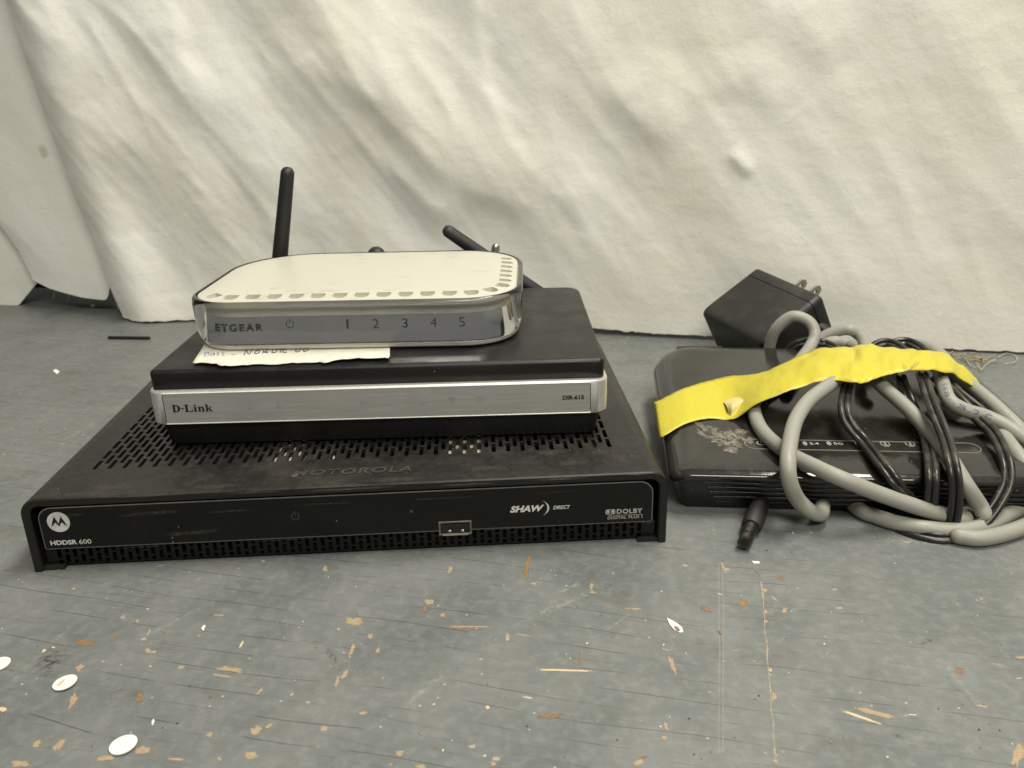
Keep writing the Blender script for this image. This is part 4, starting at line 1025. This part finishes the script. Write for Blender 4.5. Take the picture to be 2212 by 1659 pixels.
md = tape.modifiers.new('t', 'SOLIDIFY'); md.thickness = .0003; md.offset = 0
b = MB()
cu = [[(1558,868,25),(1574,862,27),(1592,857,28),(1610,861,29)],[(1566,872,27),(1580,868,29),(1596,864,29.5),(1612,864,30)],[(1572,884,27),(1582,880,29),(1592,876,29),(1604,870,29)],[(1574,898,24.5),(1579,900,25),(1585,896,25.5),(1594,886,27)]]
G_ = [[at(*p) for p in r_] for r_ in cu]
G_ = [catmull(r_, 5) for r_ in G_]; C_ = [catmull([r_[i] for r_ in G_], 5) for i in range(len(G_[0]))]
b.add([p_ for c_ in C_ for p_ in c_], [(i*len(C_[0])+j, i*len(C_[0])+j+1, (i+1)*len(C_[0])+j+1, (i+1)*len(C_[0])+j) for i in range(len(C_)-1) for j in range(len(C_[0])-1)])
o = b.build('curled_corner', M['tape_curl'], tape, smooth=180)
for pts_ in ([(1962,800),(1975,790),(1986,781)],[(1962,800),(1972,788),(1979,779)],[(1962,800),(1955,790),(1950,786)]):
    b = MB(); b.tube(catmull([at(u, v, 49.5) for u, v in pts_], 5), .13, 5, False); b.build('stuck_fibre', M['jute'], tape)

# ------------------------------------------------------------------ small things lying on the bench
def disc(u, v, r, label, tilt=0, mark=False):
    c = at(u, v, .3); b = MB(); n_ = 30
    ax = random.uniform(0, 6)
    def P_(k, z): 
        a = 2*PI*k/n_; x, y = r*math.cos(a), r*math.sin(a); return c+Vector((x, y, z+.09*(x+r)*abs(math.cos(ax))+.02*x*x/r))
    b.add([P_(k, 0) for k in range(n_)]+[P_(k, .3) for k in range(n_)], [tuple(range(n_)), tuple(range(n_, 2*n_))]+[(k, (k+1) % n_, n_+(k+1) % n_, n_+k) for k in range(n_)])
    o = tag(b.build('paper_dot', M['white_paper']), label, 'paper dot', 'white paper dots on the bench')
    if mark:
        pts_ = [(u-20,v+4),(u-12,v-4),(u-4,v-9),(u+3,v-12),(u+1,v-7),(u-7,v-1),(u-14,v+5)]
        poly('stain', [at(pu, pv, .9) for pu, pv in pts_], flat('tan_stain', (.6,.42,.22), .8), o)
disc(141, 1477, 3.6, 'white paper dot with a tan stain on its edge, in front of the receiver', 0, True)
disc(-3, 1436, 3.6, 'white paper dot cut off by the left edge of the picture')
disc(267, 1611, 3.8, 'clean white paper dot nearest the viewer, beside a bare wood chip')
def flake(name, pts_, mat, label, cat, z=.25, th=.3, group=None):
    b = MB(); n_ = len(pts_); lo = [at(u, v, z-.2) for u, v in pts_]; hi = [p_+Vector((0, 0, th)) for p_ in lo]
    b.add(lo+hi, [tuple(range(n_)), tuple(range(n_, 2*n_))]+[(k, (k+1) % n_, n_+(k+1) % n_, n_+k) for k in range(n_)])
    return tag(b.build(name, mat), label, cat, group)
FG = 'flakes on the bench'
fk = flake('paint_flake', [(1440,1336),(1450,1341),(1462,1348),(1473,1357),(1476,1366),(1468,1368),(1456,1362),(1447,1351)], M['white_paper'], 'jagged white paint flake with a brown middle on the bench', 'paint flake', th=.4, group=FG)
poly('bare_patch', [at(u, v, .5) for u, v in [(1455,1352),(1464,1353),(1470,1361),(1465,1364),(1458,1359)]], chipmat('flake_wood', (.16,.09,.045), (.28,.175,.095), 500, False), fk)
flake('paint_flake', [(1624,1213),(1640,1214),(1641,1218),(1628,1218)], M['white_paper'], 'tiny white paint flake in front of the barrel plug', 'paint flake', group=FG)
flake('paint_flake', [(435,1358),(441,1351),(444,1353),(439,1364)], M['white_paper'], 'tiny white paint flake on the bench left of centre', 'paint flake', group=FG)
flake('paint_flake', [(328,1560),(332,1554),(334,1557),(331,1567),(328,1567)], M['white_paper'], 'tiny slim white paint flake near the nearest paper dot', 'paint flake', group=FG)
flake('paint_flake', [(114,801),(121,798),(129,803),(123,809)], M['white_paper'], 'white paint flake on the bench far left of the stack', 'paint flake', group=FG)
flake('paint_flake', [(195,660),(203,658),(206,662),(198,664)], M['white_paper'], 'tiny white paint flake below the cloth hem', 'paint flake', group=FG)
flake('paint_flake', [(1552,1336+28),(1556,1362),(1560,1370),(1556,1372)], bpy.data.materials['flake_wood'], 'tiny dark wood splinter beside the white flake', 'splinter')
b = MB(); b.tube([at(236,729,1.2), at(322,730,1.2)], 1.15, 10); tag(b.build('dark_stick', M['dark'], smooth=60), 'short thin dark stick lying on the bench behind the stack', 'stick')
# crumbs nobody could count
cr = MB(); rnd = random.Random(3)
for k in range(420):
    u = rnd.uniform(-20, 2230); v = rnd.uniform(700, 1670)
    c = at(u, v, 0); s = rnd.uniform(.12, .38)
    if -3 < c.x < W+3 and -2 < c.y < D+5: continue
    if 250 < c.x < 440 and 5 < c.y < 190: continue
    if (c-CO).dot(CN) < 15: continue
    a = rnd.uniform(0, 6); e = rnd.uniform(.5, 1.8)
    t_, n_ = Vector((math.cos(a), math.sin(a), 0))*s*e, Vector((-math.sin(a), math.cos(a), 0))*s
    b0 = [c-t_, c-n_*.7, c+t_, c+n_]; cr.add(b0+[p_+Vector((0, 0, s*.6)) for p_ in b0], [(4,5,6,7),(0,1,5,4),(1,2,6,5),(2,3,7,6),(3,0,4,7)])
ct = NT('mixed_crumbs'); vo = ct.n('ShaderNodeTexVoronoi'); vo.inputs['Scale'].default_value = 60; ct.l(ct.tc.outputs['Object'], vo.inputs['Vector'])
sx = ct.n('ShaderNodeSeparateXYZ'); ct.l(vo.outputs['Color'], sx.inputs[0])
ct.l(ct.mix(ct.math('GREATER_THAN', sx.outputs[0], .55), ct.mix(ct.math('GREATER_THAN', sx.outputs[0], .25), (.03,.028,.025), (.38,.2,.1)), (.6,.58,.5)), ct.b.inputs['Base Color']); ct.b.inputs['Roughness'].default_value = .8
tag(cr.build('crumbs', ct.m), 'specks of dust and grit scattered over the bench', 'grit', kind='stuff')
